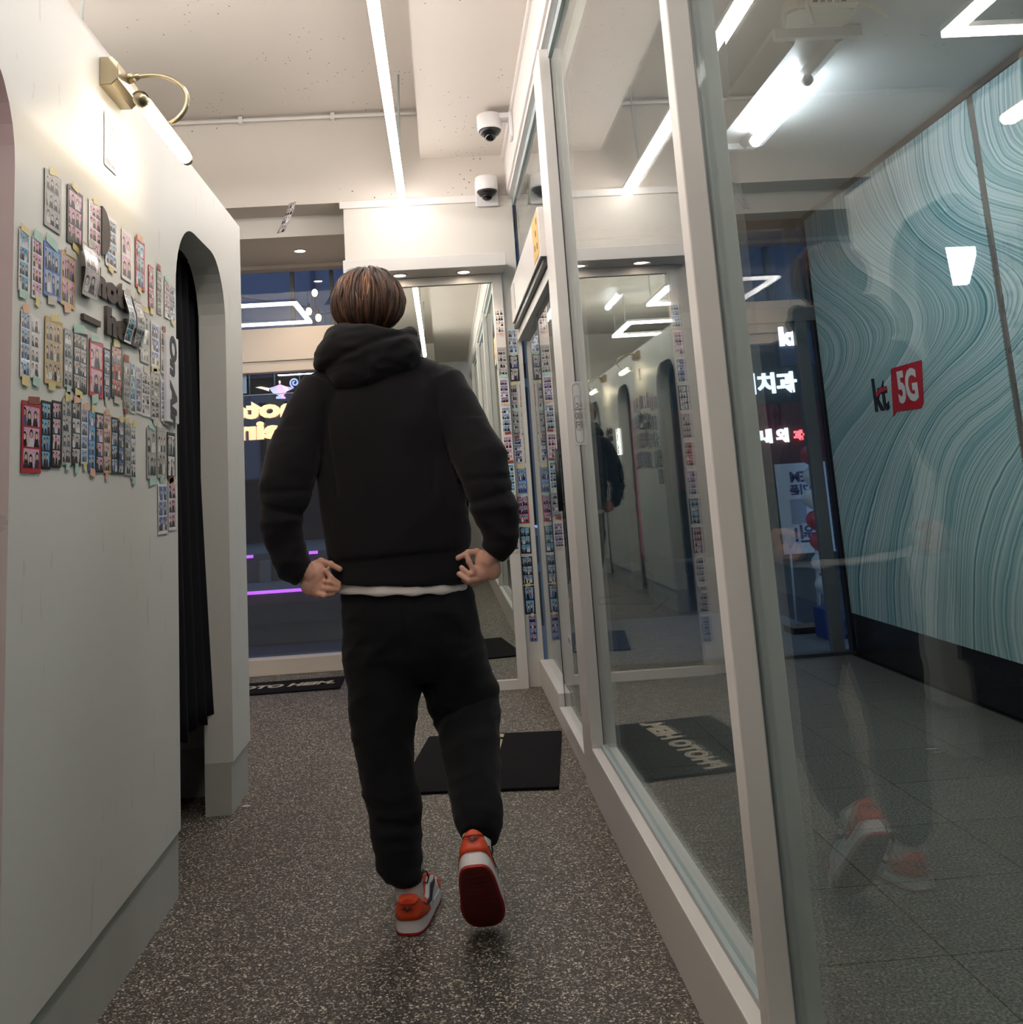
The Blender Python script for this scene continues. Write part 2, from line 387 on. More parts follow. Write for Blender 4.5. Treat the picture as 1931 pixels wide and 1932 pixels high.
downlight(sof, -.856, 6.33, 2.70); spot(-.856, 6.33, 2.70, 9)
# ---------------------------------------------------------------- glass partition
part = structure(box('window_2', XP, .50, -3.9, 3.67, 0, .176, m_frame, None, .003))
box('sill_bead', .500, .556, -3.9, 3.67, 0, .186, m_alu, part)
def post(y0, y1, z1=2.80):
    box('post', XP, XG-.005, y0, y1, 0.0, z1, m_frame, part, .003)
    box('post_inner', XG+.005, .556, y0+.004, y1-.004, .187, 2.76, m_alu, part)
post(3.67, 3.90); post(1.717, 1.767); post(-.26, -.20); post(-2.2, -2.14)
box('header', XP, .502, -3.9, 5.729, 2.83, 3.079, m_frame, part, .003)
box('header_step', XP+.012, .502, -3.9, 5.729, 2.80, 2.829, m_frame, part)
box('header_bead', XP-.012, XP-.001, -3.9, 5.729, 3.045, 3.079, m_frame, part)
box('header_frame', .503, .556, -3.9, 5.729, 2.76, 3.079, m_alu, part)
for a, b in ((-3.9, -2.2), (-2.14, -.26), (-.20, 1.717), (1.767, 3.67)):
    box('pane', XG-.004, XG+.004, a+.001, b-.001, .187, 2.759, m_glass, part)
# automatic door bay beyond the post
door = structure(box('door_1', .44, .50, 3.901, 5.55, 2.01, 2.22, m_frame, None, .004))
box('door_gap', .452, .50, 3.905, 5.60, 1.985, 2.009, m_black, door)
box('rail', .475, .545, 3.905, 5.72, 1.93, 1.984, m_frame, door, .002)
box('slot', .4385, .4399, 5.28, 5.285, 2.05, 2.19, m_black, door)
box('transom_pane', XG-.004, XG+.004, 3.901, 5.728, 2.221, 2.759, m_glass, door)
box('leaf_bottom_rail', .475, .53, 3.901, 4.80, 0.0, .083, m_frame, door, .003)
box('leaf', XG-.012, XG-.004, 3.901, 4.80, .083, 1.93, m_glass, door)
box('fixed_sill', .475, .55, 4.802, 5.728, 0.0, .142, m_frame, door, .003)
box('fixed_lite', XG-.002, XG+.006, 4.80, 5.728, .142, 1.93, m_glass, door)
box('leaf_edge', XG-.0135, XG-.003, 4.796, 4.803, .083, 1.93, m_dark_alu, door)
# ---------------------------------------------------------------- corridor beyond the glass
cf = structure(box('floor_corridor', .56, XM+.05, -4.0, 6.1, -.06, -.006, m_grout))
TX, TY, X0, Y0 = .42, .4035, 1.08, 2.402
bm = bmesh.new(); add_box(bm, -TX/2+.0015, TX/2-.0015, -TY/2+.0015, TY/2-.0015, -.0059, 0, .0008, 1); tile_me = bm_mesh(bm, 'tile')
for i in range(-1, 3):
    for j in range(-9, 9):
        t = bpy.data.objects.new('tile', tile_me); COL.objects.link(t); t.parent = cf; t.location = (X0+TX*(i+.5), Y0+TY*(j+.5), 0)
tile_me.materials.append(m_granite)
bm = bmesh.new(); add_box(bm, .561, X0-TX-.0015, -4, 6.1, -.0059, 0, .0008, 1)
link('tile', bm_mesh(bm), m_granite, cf)
structure(box('ceiling_corridor', .557, XM+.2, -4.0, 6.1, 2.66, 2.80, plaster('corridor_ceiling_paint', srgb(205, 205, 205), .6)))
structure(box('wall_corridor_back', .557, XM+.2, -4.1, -4.0, 0, 2.66, m_wall))
# marbled film wall
rw = structure(box('wall_right', XM+.02, XM+.2, -4.0, 6.1, 0, 2.66, plain('dark_shop_wall', srgb(24, 25, 28), .3)))
mp = [(5.955, 3.985), (3.935, 1.9), (1.85, -.2), (-.25, -3.9)]
for a, b in mp:
    box('film_panel', XM, XM+.019, b, a, .242, 2.63, m_marble, rw)
box('panel_joint', XM+.004, XM+.019, 3.938, 3.982, .242, 2.63, plain('joint_bronze', srgb(88, 84, 80), .4), rw)
box('dark_plinth', XM+.006, XM+.019, -3.9, 5.955, 0.0, .240, plain('plinth_black', srgb(18, 19, 22), .25), rw)
box('top_trim', XM-.012, XM+.019, -3.9, 5.955, 2.632, 2.659, plain('trim_brown', srgb(74, 66, 62), .5), rw)
# wall sign kt 5G (flat print on the film)
def onm(px, py, dx=.002): return Vector(onx(px, py, XM-dx))
sg = thing('phone_brand_logo', 'printed kt 5G logo in navy and red on the marbled film', 'sign', (XM-.002, 5.05, 1.3))
Rm, Um = Vector((0, -1, 0)), Vector((0, 0, 1))
c1 = [onm(*q, dx=.0035) for q in ((1681, 698), (1684, 695), (1739, 679), (1743, 760), (1738, 770), (1692, 777), (1686, 787))]
bm = bmesh.new(); f = bm.faces.new([bm.verts.new(p) for p in c1]); r = bmesh.ops.extrude_face_region(bm, geom=[f]); bmesh.ops.translate(bm, vec=(.002, 0, 0), verts=[q for q in r['geom'] if isinstance(q, bmesh.types.BMVert)])
link('red_badge', bm_mesh(bm), plain('logo_red', srgb(196, 34, 52), .35), sg)
ctr = onm(1713, 731, .005); text('numeral', '5G', .215, Rm, Um, ctr, plain('logo_white', srgb(226, 226, 230), .35), sg, .002, .008, sx=.82)
ctr = onm(1661, 747, .003); text('letters', 'kt', .24, Rm, Um, ctr, plain('logo_navy', srgb(24, 32, 50), .35), sg, .002, .008, sx=.9)
pts = [onm(*q, dx=.0052) for q in ((1652, 742), (1660, 733), (1672, 728), (1674, 735), (1662, 741), (1655, 750))]
bm = bmesh.new(); bm.faces.new([bm.verts.new(p) for p in pts]); r = bmesh.ops.extrude_face_region(bm, geom=list(bm.faces)); bmesh.ops.translate(bm, vec=(.001, 0, 0), verts=[q for q in r['geom'] if isinstance(q, bmesh.types.BMVert)])
link('swash', bm_mesh(bm), plain('logo_red', None), sg)
# small white emissive plate laid on the film
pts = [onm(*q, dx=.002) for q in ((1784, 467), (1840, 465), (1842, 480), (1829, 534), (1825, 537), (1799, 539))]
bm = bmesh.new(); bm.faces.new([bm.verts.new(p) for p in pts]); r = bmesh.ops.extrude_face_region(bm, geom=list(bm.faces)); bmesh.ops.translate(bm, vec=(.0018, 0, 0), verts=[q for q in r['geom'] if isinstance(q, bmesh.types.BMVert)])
tag(link('lit_cutout', bm_mesh(bm), emit('lit_cutout_glow', (.92, .95, 1, 1), 1.6)), 'small glowing white plate with slanted sides on the marbled film', 'light panel')
# corridor end door frame
ye = 6.0
xa, xb = ony(1523, 800, ye)[0], ony(1545, 800, ye)[0]
cdoor = structure(box('door_2', xa, xb, ye, ye+.06, 0, 2.66, plain('door_grey', srgb(112, 116, 124), .45), None, .003))
box('jamb', xb+.045, XM+.015, ye, ye+.06, 0, 2.66, plain('door_dark', srgb(40, 40, 52), .4), cdoor)
box('side_lite', xb, xb+.045, ye+.02, ye+.028, .05, 2.2, m_glass2, cdoor)
z0 = ony(1500, 606, ye)[2]
box('transom_bar', .56, XM+.015, ye-.005, ye+.065, z0, z0+.09, plain('door_grey', None), cdoor)
box('head', .56, XM+.015, ye, ye+.06, 2.60, 2.66, plain('frame_brown', srgb(92, 78, 72), .5), cdoor)
box('threshold', .56, XM+.015, ye-.01, ye+.07, 0, .02, m_dark_alu, cdoor)
box('upper_lite', .56, xb+.045, ye+.02, ye+.028, z0+.09, 2.60, m_glass2, cdoor)
box('leaf', .60, xa-.002, ye+.02, ye+.03, .02, z0, m_glass2, cdoor)
box('stile', .56, .60, ye, ye+.06, .02, 2.6, plain('door_grey', None), cdoor)
# corridor fluorescent fitting
fl = thing('fluorescent_fitting', 'open white fluorescent trough with one lit tube on the corridor ceiling', 'ceiling light', (1.42, 3.86, 2.66))
bm = bmesh.new()
prof = [(-.15, 2.659), (-.15, 2.64), (-.075, 2.60), (-.06, 2.63), (.06, 2.63), (.085, 2.60), (.15, 2.64), (.15, 2.659)]
for ring in (3.30, 4.42):
    pass
a = [bm.verts.new((1.42+x, 3.30, z)) for x, z in prof]; b = [bm.verts.new((1.42+x, 4.42, z)) for x, z in prof]
for i in range(len(prof)-1): bm.faces.new((a[i], a[i+1], b[i+1], b[i]))
bm.faces.new(a); bm.faces.new(b[::-1]); bm.faces.new((a[0], a[-1], b[-1], b[0]))
link('trough', bm_mesh(bm), plain('fitting_enamel', srgb(206, 202, 198), .35), fl)
tube('lit_tube', [(1.50, 3.64, 2.575), (1.50, 4.25, 2.575)], .026, emit('fluoro_glow', (.86, .92, 1, 1), E_FLUO), fl)
for y in (3.60, 4.27): tube('lamp_holder', [(1.50, y-.02, 2.585), (1.50, y+.02, 2.585)], [.022, .02], m_whitepl, fl)
box('end_cap', 1.40, 1.56, 4.42, 4.45, 2.60, 2.659, m_whitepl, fl, .004)
box('end_plate', 1.27, 1.59, 3.27, 3.299, 2.615, 2.659, m_whitepl, fl, .003)
# router
rt = thing('wifi_router', 'cream wireless router with stub aerials fixed to the corridor ceiling', 'router', (1.37, 3.13, 2.66))
m_cream = plain('cream_plastic', srgb(214, 206, 188), .5)
o = extrude_poly('housing', [(-.13, -.05), (-.10, -.085), (.02, -.095), (.11, -.07), (.13, -.01), (.12, .07), (-.10, .07)], (1, 0, 0), (0, 1, 0), (0, 0, -1), (1.37, 3.13, 2.659), .045, m_cream, rt, .008)
box('port_panel', 1.30, 1.47, 3.02, 3.052, 2.612, 2.648, m_cream, rt, .003)
for i in range(5): box('port', 1.315+i*.024, 1.331+i*.024, 3.0175, 3.021, 2.622, 2.638, m_black, rt)
tube('aerial', [(1.47, 3.05, 2.63), (1.53, 3.06, 2.62), (1.60, 3.10, 2.60)], [.009, .008, .006], m_cream, rt)
tube('aerial', [(1.30, 3.04, 2.625), (1.305, 3.03, 2.58), (1.31, 3.03, 2.55)], [.009, .008, .006], m_cream, rt)
box('bracket', 1.45, 1.475, 3.03, 3.06, 2.64, 2.659, m_cream, rt)
# ================================================================== photo booth row
ARCH = [(3.118, 3.845), (1.20, 1.922), (-.72, 0.0), (-2.64, -1.92)]
ZT, ZA, RA = 2.271, 2.03, .24
bo = thing('photo_booth', 'long white photo booth with arched curtained openings along the aisle', 'photo booth', (XL, 2.0, 0))
YE, YS, TH = 4.163, -3.6, .103
pts = [(YS, .18), (YS, ZT), (YE, ZT), (YE, .18)]
def archpts(y0, y1, n=9):
    out = []
    for i in range(n+1):
        a = math.radians(0+90*i/n); out.append((y1-RA+RA*math.cos(a), ZA-RA+RA*math.sin(a)))
    for i in range(n+1):
        a = math.radians(90+90*i/n); out.append((y0+RA+RA*math.cos(a), ZA-RA+RA*math.sin(a)))
    return out
for y0, y1 in ARCH: pts += [(y1, .18)]+archpts(y0, y1)+[(y0, .18)]
extrude_poly('front_panel', pts, (0, 1, 0), (0, 0, 1), (-1, 0, 0), (XL, 0, 0), TH, m_booth, bo)
edges = [YS]+[v for a in sorted(ARCH) for v in a]+[YE]
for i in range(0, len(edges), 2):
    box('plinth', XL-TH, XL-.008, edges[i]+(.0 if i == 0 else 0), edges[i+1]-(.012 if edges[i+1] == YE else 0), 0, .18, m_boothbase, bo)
box('end_wall', -2.0, XL-TH, YE-.06, YE-.001, .18, ZT, m_booth, bo)
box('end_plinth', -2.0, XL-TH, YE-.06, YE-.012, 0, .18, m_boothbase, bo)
box('back_wall', -2.05, -2.0, YS, YE, 0, ZT, m_booth, bo)
for y in (2.5, .6, -1.3): box('divider', -2.0, XL-TH, y, y+.05, 0, ZT-.01, m_booth, bo)
box('roof', -2.05, XL-TH, YS, YE-.061, ZT-.03, ZT-.001, m_booth, bo)
tag(bo)
# curtains
def curtain(name, y0, y1, z0, z1, xc, mat, label, flare=0.0, npl=9):
    bm = bmesh.new(); ny, nz = 90, 24; V = []
    for j in range(nz+1):
        t = j/nz; row = []
        for i in range(ny+1):
            s = i/ny; amp = .012+.018*(1-t)
            ph = s*npl*2*math.pi+.6*math.sin(3*s)
            x = xc+amp*math.sin(ph)+flare*(1-t)**1.5*(s**2)
            zb = z0+.05*s+.012*math.sin(ph*.5)
            row.append(bm.verts.new((x, y0+(y1-y0)*s+.006*math.cos(ph), zb+(z1-zb)*t)))
        V.append(row)
    for j in range(nz):
        for i in range(ny): bm.faces.new((V[j][i], V[j][i+1], V[j+1][i+1], V[j+1][i]))
    o = link(name, bm_mesh(bm), mat, None, True); so = o.modifiers.new('thick', 'SOLIDIFY'); so.thickness = .003
    return tag(o, label, 'curtain')
m_bcloth = plain('black_curtain_cloth', srgb(26, 26, 31), .85, spec=.2, bump=.15, bscale=700)
curtain('booth_curtain', 3.06, 3.93, .30, 2.04, -.955, m_bcloth, 'long black pleated curtain closing the arched booth opening', .055)
curtain('booth_curtain', 1.66, 1.895, .30, 1.90, -.875, plain('pink_curtain_cloth', srgb(236, 150, 178), .8), 'pink curtain drawn aside in the arched booth opening', .05, 5)
curtain('booth_curtain', -.78, .06, .30, 2.04, -.955, plain('grey_curtain_cloth', srgb(150, 152, 156), .85), 'pale grey curtain hanging in the arched booth opening', .0)
# ---------------------------------------------------------------- On Air signs
def on_air(y0, y1, z0, z1, mat, label, off=''):
    s = thing('on_air_sign'+off, label, 'sign', (XL+.016, (y0+y1)/2, z0))
    box('panel'+off, XL+.0005, XL+.012, y0, y1, z0, z1, mat, s, .003)
    text('lettering', 'On Air', (z1-z0)*.36, (0, 0, -1), (0, 1, 0), (XL+.0128, (y0+y1)/2, (z0+z1)/2), plain('sign_grey', srgb(62, 64, 70), .5), s, .001, .005, shear=.18)
on_air(2.965, 3.10, 1.352, 1.618, plain('sign_white', srgb(228, 228, 232), .3), 'white On Air sign beside the black curtain arch')
on_air(1.05, 1.18, 1.352, 1.618, emit('sign_lit', (1, .93, .88, 1), 2.2), 'lit On Air sign beside the pink curtain arch', '_offscreen')
# ---------------------------------------------------------------- picture lights
m_pic = emit('picture_lamp_glow', (1, .78, .52, 1), E_PIC)
def picture_light(yc, label, off=''):
    t = thing('picture_light'+off, label, 'wall lamp', (XL, yc, 2.2))
    pr = [(0, -.038), (.030, -.038), (.046, -.022), (.048, 0), (.046, .022), (.030, .038), (0, .038)]
    bm = bmesh.new(); a = [bm.verts.new((XL+.0005+x, yc-.085, 2.205+z)) for x, z in pr]; b = [bm.verts.new((XL+.0005+x, yc+.085, 2.205+z)) for x, z in pr]
    for i in range(len(pr)): bm.faces.new((a[i], a[(i+1) % len(pr)], b[(i+1) % len(pr)], b[i]))
    bm.faces.new(a); bm.faces.new(b[::-1]); bmesh.ops.bevel(bm, geom=[e for e in bm.edges if abs(e.verts[0].co.y-e.verts[1].co.y) < .001], offset=.002, segments=2, affect='EDGES')
    link('wall_plate', bm_mesh(bm), m_chrome, t)
    tube('knuckle', [(XL+.045, yc, 2.215), (XL+.062, yc, 2.222), (XL+.075, yc, 2.225)], [.012, .013, .009], m_chrome, t)
    arc = [Vector((XL+.07, yc, 2.222)), Vector((XL+.105, yc, 2.226)), Vector((XL+.145, yc, 2.220)), Vector((XL+.180, yc, 2.200)), Vector((XL+.200, yc, 2.168)), Vector((XL+.198, yc, 2.130)), Vector((XL+.178, yc, 2.102)), Vector((XL+.150, yc, 2.088))]
    for _ in range(2): arc = [arc[0]]+[q for a_, b_ in zip(arc[:-1], arc[1:]) for q in (a_.lerp(b_, .25), a_.lerp(b_, .75))]+[arc[-1]]
    tube('arm', arc, .0065, m_chrome, t)
    xt, zt = XL+.143, 2.066
    tube('lit_tube'+off, [(xt, yc-.185, zt), (xt, yc+.20, zt)], .0178, m_pic, t)
    tube('end_cap', [(xt, yc+.20, zt), (xt, yc+.222, zt), (xt, yc+.232, zt)], [.0165, .0165, .008], m_chrome, t)
    tube('end_cap', [(xt, yc-.235, zt), (xt, yc-.225, zt), (xt, yc-.185, zt)], [.010, .0165, .0165], m_chrome, t)
    bm = bmesh.new(); n = 10; A = []
    for y in (yc-.225, yc+.225):
        A.append([bm.verts.new((xt+.0195*math.cos(q), y, zt+.0195*math.sin(q))) for q in [math.radians(48+100*i/n) for i in range(n+1)]])
    for i in range(n): bm.faces.new((A[0][i], A[0][i+1], A[1][i+1], A[1][i]))
    o = link('hood', bm_mesh(bm), m_chrome, t, True); sd = o.modifiers.new('t', 'SOLIDIFY'); sd.thickness = .0015; sd.offset = 1
    return t
picture_light(2.49, 'brass picture light lit above the crowded photo wall')
picture_light(.60, 'brass picture light lit above the booth wall by the pale grey curtain', '_offscreen')
# ---------------------------------------------------------------- shop lettering on the booth wall
m_let = plain('letter_grey', srgb(78, 70, 66), .55)
lt = thing('wall_lettering', 'raised dark grey photo_hein lettering on the booth wall', 'sign', (XL, 2.45, 1.5))
ya, za = onx(150, 560, XL)[1:], onx(152, 600, XL)[1:]
text('letter_row', 'photo', .086, (0, 1, 0), (0, 0, 1), (XL+.0045, 2.475, onx(205, 548, XL)[2]), m_let, lt, .008, .006, sx=1.75)
text('letter_row', 'hein', .086, (0, 1, 0), (0, 0, 1), (XL+.0045, 2.575, onx(220, 618, XL)[2]), m_let, lt, .008, .006, sx=1.75)
zu = onx(168, 605, XL)[2]; box('underscore', XL+.0005, XL+.0085, 2.285, 2.40, zu-.007, zu+.007, m_let, lt)
yd, zd = onx(196, 440, XL)[1:]
pts = [(-.03, -.062), (-.03, .062)]+[(-.03+.062*math.cos(math.radians(a)), .062*math.sin(math.radians(a))) for a in range(80, -81, -16)]
extrude_poly('logo_disc', pts, (0, 1, 0), (0, 0, 1), (1, 0, 0), (XL+.0005, yd, zd), .006, m_let, lt)
lt2 = thing('wall_lettering', 'raised dark grey photo_hein lettering near the pale grey curtain', 'sign', (XL, .6, 1.5))
text('letter_row', 'photo', .086, (0, 1, 0), (0, 0, 1), (XL+.0045, .59, 1.63), m_let, lt2, .008, .006, sx=1.75)
text('letter_row', '_hein', .086, (0, 1, 0), (0, 0, 1), (XL+.0045, .61, 1.545), m_let, lt2, .008, .006, sx=1.75)
# ---------------------------------------------------------------- photo strips
def strip(P, Q, plane, cols, rows, bg, border, where, tapes=(), lift=.0015, bend=0.0, name='photo_strip'):
    """P top-left, Q bottom-right corner on the wall as seen from the room"""
    P, Q = Vector(P), Vector(Q); h = P.z-Q.z
    if plane == 'x': Rv, Nv = Vector((0, 1, 0)), Vector((1, 0, 0)); w = Q.y-P.y
    else: Rv, Nv = Vector((1, 0, 0)), Vector((0, -1, 0)); w = Q.x-P.x
    O = P+Nv*lift; U = Vector((0, 0, -1)); bw = min(w, h)*.07; bb = bw*1.2
    bm = bmesh.new(); uv = bm.loops.layers.uv.new('UVMap'); nseg = 8 if bend else 1
    def pt(a, b, d=0): return O+Rv*a+U*b+Nv*(d+bend*math.sin(math.pi*b/h)**2)
    us = [0, bw, w-bw, w]; vs = [0]+[bb+(h-2*bb)*i/nseg for i in range(nseg+1)]+[h]
    G = [[bm.verts.new(pt(a, b, .0011)) for a in us] for b in vs]
    for j in range(len(vs)-1):
        for i in range(3):
            f = bm.faces.new((G[j][i], G[j+1][i], G[j+1][i+1], G[j][i+1])); inner = (i == 1 and 1 <= j <= nseg)
            f.material_index = 1 if inner else 0
            for lp, (jj, ii) in zip(f.loops, ((j, i), (j+1, i), (j+1, i+1), (j, i+1))):
                lp[uv].uv = ((us[ii]-bw)/(w-2*bw)*cols, (1-(vs[jj]-bb)/(h-2*bb))*rows)
    bk = [bm.verts.new(pt(a, b, 0)) for a, b in ((0, 0), (w, 0), (w, h), (0, h))]
    ft = [G[0][0], G[0][3], G[-1][3], G[-1][0]]
    if not bend:
        bm.faces.new(bk)
    me = bm_mesh(bm, 'photo_strip')
    o = link(name, me, [m_bord[border], m_photo[border]])
    o.color = BG[bg]
    lab = '%s-edged photo %s, %s backdrops, %s' % (border, 'sheet' if cols > 1 else 'strip', bg.replace(' ', '-'), where)
    tag(o, lab, 'photo print', 'photo prints '+where)
    for i, tp in enumerate(tapes):
        cc, pos = tp; tw, thh = w*random.uniform(.35, .8), random.uniform(.014, .022)
        cx = w/2+random.uniform(-.15, .15)*w; cy = -thh*.25 if pos == 't' else h+thh*.25
        bm = bmesh.new(); a = random.uniform(-.2, .2)
        q = [(cx+sx*tw/2*math.cos(a)-sy*thh/2*math.sin(a), cy+sx*tw/2*math.sin(a)+sy*thh/2*math.cos(a)) for sx, sy in ((-1, -1), (1, -1), (1, 1), (-1, 1))]
        f = bm.faces.new([bm.verts.new(pt(u_, v_, .0016)) for u_, v_ in q]); r = bmesh.ops.extrude_face_region(bm, geom=[f]); bmesh.ops.translate(bm, vec=Nv*.0005, verts=[e for e in r['geom'] if isinstance(e, bmesh.types.BMVert)])
        link('tape', bm_mesh(bm), m_tape[cc], o)
    return o
ZM = {'a': (0, 60, 3.862), 'b': (20, 400, 5.679), 'c': (20, 700, 5.679), 'd': (920, 560, 5.68), 'e': (920, 850, 5.084)}
def zp(z, x, y): a, b, s = ZM[z]; return a+x/s, b+y/s
W1, W2, W3, W4 = ('top row of the booth photo wall', 'second row of the booth photo wall', 'third row of the booth photo wall', 'bottom row of the booth photo wall')
L = [
 ('a', 755, 615, 'a', 845, 1050, 1, 4, 'red', 'white', 'alone under the lit picture light', 't'),
 ('a', 320, 985, 'a', 437, 1485, 1, 3, 'grey', 'grey', W1, 't'), ('a', 485, 1105, 'a', 595, 1600, 1, 3, 'pink', 'black', W1, 'tb'),
 ('a', 640, 1210, 'a', 730, 1670, 1, 4, 'pink', 'white', W1, 't'), ('a', 762, 1320, 'a', 850, 1755, 1, 4, 'blue', 'white', W1, 'b'),
 ('a', 880, 1425, 'a', 955, 1840, 1, 2, 'pink', 'white', W1, ''), ('a', 980, 1490, 'a', 1050, 1900, 1, 3, 'blue', 'red', W1, 'tb'),
 ('b', 1470, 560, 'b', 1525, 1060, 1, 4, 'pink', 'red', W1, 'b'), ('b', 1560, 600, 'b', 1610, 1110, 1, 4, 'tan', 'grey', W1, 't'),
 ('b', 1640, 720, 'b', 1700, 1160, 1, 4, 'pink', 'white', W1, 't'), ('b', 1702, 770, 'b', 1755, 1190, 1, 4, 'blue', 'white', W1, 'b'),
 ('b', 80, 170, 'b', 185, 890, 1, 4, 'cyan', 'white', W2, 'tb'), ('b', 222, 250, 'b', 325, 960, 1, 4, 'pink', 'white', W2, 'tb'),
 ('b', 345, 300, 'b', 525, 970, 2, 2, 'blue', 'blue', W2, 'tb'), ('b', 532, 400, 'b', 685, 1060, 2, 2, 'pink', 'tan', W2, 'tb'),
 ('b', 1380, 1030, 'b', 1480, 1640, 1, 3, 'tan', 'grey', W2, 't'), ('b', 1495, 1160, 'b', 1590, 1690, 1, 3, 'deep blue', 'white', W2, 'b'),
 ('b', 1600, 1260, 'b', 1690, 1760, 1, 3, 'grey', 'white', W2, 't'),
 ('b', 100, 1040, 'b', 195, 1790, 1, 4, 'blue', 'white', W3, 'tb'), ('b', 210, 1110, 'b', 300, 1800, 1, 4, 'white', 'white', W3, 'b'),
 ('b', 360, 1110, 'b', 540, 1880, 2, 3, 'tan', 'tan', W3, 'tb'), ('b', 565, 1240, 'c', 650, 190, 1, 4, 'blue', 'grey', W3, 'b'),
 ('b', 660, 1250, 'c', 810, 250, 2, 4, 'grey', 'black', W3, 'tb'), ('b', 835, 1350, 'c', 980, 300, 1, 2, 'pink', 'red', W3, 'tb'),
 ('b', 990, 1450, 'c', 1055, 310, 1, 4, 'blue', 'black', W3, 'b'), ('b', 1070, 1400, 'c', 1185, 310, 1, 3, 'red', 'black', W3, 'tb'),
 ('b', 1200, 1580, 'c', 1270, 430, 1, 4, 'grey', 'grey', W3, 'tb'), ('b', 1275, 1600, 'c', 1330, 460, 1, 4, 'cyan', 'white', W3, ''),
 ('b', 1335, 1640, 'c', 1390, 460, 1, 4, 'deep blue', 'white', W3, ''), ('b', 1395, 1700, 'c', 1490, 500, 1, 4, 'grey', 'white', W3, 't'),
 ('b', 1492, 1700, 'c', 1590, 540, 1, 4, 'tan', 'grey', W3, 'tb'), ('b', 1600, 1785, 'c', 1700, 560, 2, 4, 'blue', 'white', W3, 'b'),
 ('c', 110, 310, 'c', 310, 1100, 1, 3, 'pink', 'red', W4, 't'), ('c', 318, 310, 'c', 415, 1055, 1, 4, 'cyan', 'black', W4, ''),
 ('c', 435, 310, 'c', 525, 1040, 1, 4, 'pink', 'black', W4, ''), ('c', 545, 290, 'c', 635, 1010, 1, 4, 'grey', 'grey', W4, 'tb'),
 ('c', 645, 310, 'c', 740, 1020, 1, 4, 'grey', 'black', W4, 'tb'), ('c', 747, 390, 'c', 815, 1000, 1, 4, 'blue', 'white', W4, 'tb'),
 ('c', 825, 420, 'c', 895, 1070, 1, 4, 'cyan', 'blue', W4, 'tb'), ('c', 905, 440, 'c', 985, 1090, 1, 4, 'pink', 'black', W4, ''),
 ('c', 987, 450, 'c', 1065, 1095, 1, 4, 'pink', 'tan', W4, 'tb'), ('c', 1070, 490, 'c', 1140, 1105, 1, 4, 'blue', 'black', W4, ''),
 ('c', 1145, 530, 'c', 1205, 1110, 1, 4, 'deep blue', 'black', W4, 't'), ('c', 1215, 540, 'c', 1275, 1120, 1, 4, 'blue', 'grey', W4, 't'),
 ('c', 1280, 580, 'c', 1335, 1160, 1, 4, 'white', 'white', W4, 'tb'), ('c', 1450, 600, 'c', 1555, 1160, 1, 2, 'grey', 'grey', W4, 'tb'),
 ('c', 1560, 600, 'c', 1665, 1150, 1, 2, 'tan', 'grey', W4, 'b'), ('c', 1670, 650, 'c', 1760, 1160, 1, 2, 'white', 'black', W4, 'b'),
 ('c', 1570, 1200, 'c', 1675, 1740, 2, 3, 'deep blue', 'white', 'below the bottom row of booth photos', ''), ('c', 1680, 1190, 'c', 1770, 1700, 1, 3, 'pink', 'white', 'below the bottom row of booth photos', 't'),
]
tc = ['mint', 'yellow', 'orange', 'brown', 'clear', 'clear', 'yellow', 'mint']
for z0_, a, b, z1_, c, d, cols, rows, bg, br, wh, tp in L:
    P = onx(*zp(z0_, a, b), XL); Q = onx(*zp(z1_, c, d), XL)
    strip(P, Q, 'x', cols, rows, bg, br, wh, [(random.choice(tc), ch) for ch in tp])
# prints hanging loose over the lettering
for (a, b, c, d, bg, br, lf, bd, wh) in ((765, 300, 920, 960, 'pink', 'grey', .012, .008, 'hanging over the raised lettering'), (1212, 850, 1285, 1420, 'cyan', 'white', .010, .014, 'curling off the end of the raised lettering'), (1312, 920, 1400, 1480, 'blue', 'grey', .006, .012, 'curling off the end of the raised lettering')):
    k_ = 1-lf/.818
    P = onx(*zp('b', a, b), XL+lf); Q = onx(*zp('b', c, d), XL+lf); P = (XL, P[1], P[2]); Q = (XL, Q[1], Q[2])
    strip(P, Q, 'x', 1, 2 if bg == 'pink' else 4, bg, br, wh, [('clear', 't')], lift=lf, bend=bd)
# prints further along the booth wall (seen in the mirror)
for r_ in range(3):
    for c_ in range(9):
        y = .02+c_*.125+random.uniform(-.01, .01)
        if r_ == 0 and c_ in (3, 4, 5): continue
        zt_ = 1.46-r_*.20 if r_ else 1.86
        if r_ == 0: continue
        strip((XL, y, zt_), (XL, y+.085+random.uniform(0, .02), zt_-.17), 'x', 1, 4, random.choice(['blue', 'pink', 'grey', 'deep blue']), random.choice(['white', 'black', 'grey']), 'on the booth wall by the pale grey curtain', [('clear', 't')])
YF = 5.695
WF, WG, WH = 'on the mirror frame beside the glass partition', 'on the narrow wall between mirror and glass partition', 'on the mirror frame edge next to the shop window'
FL = [('d', 80, 130, 'd', 185, 385, 1, 4, 'white', 'white'), ('d', 105, 545, 'd', 210, 840, 1, 4, 'grey', 'grey'), ('d', 130, 880, 'd', 238, 1140, 1, 4, 'violet', 'white'), ('d', 150, 1180, 'd', 250, 1450, 1, 4, 'blue', 'white'), ('d', 165, 1490, 'd', 275, 1760, 1, 4, 'pink', 'white'), ('e', 175, 130, 'e', 262, 390, 1, 4, 'cyan', 'white'), ('e', 205, 430, 'e', 285, 660, 1, 4, 'cyan', 'grey'), ('e', 215, 720, 'e', 300, 955, 1, 4, 'violet', 'white')]
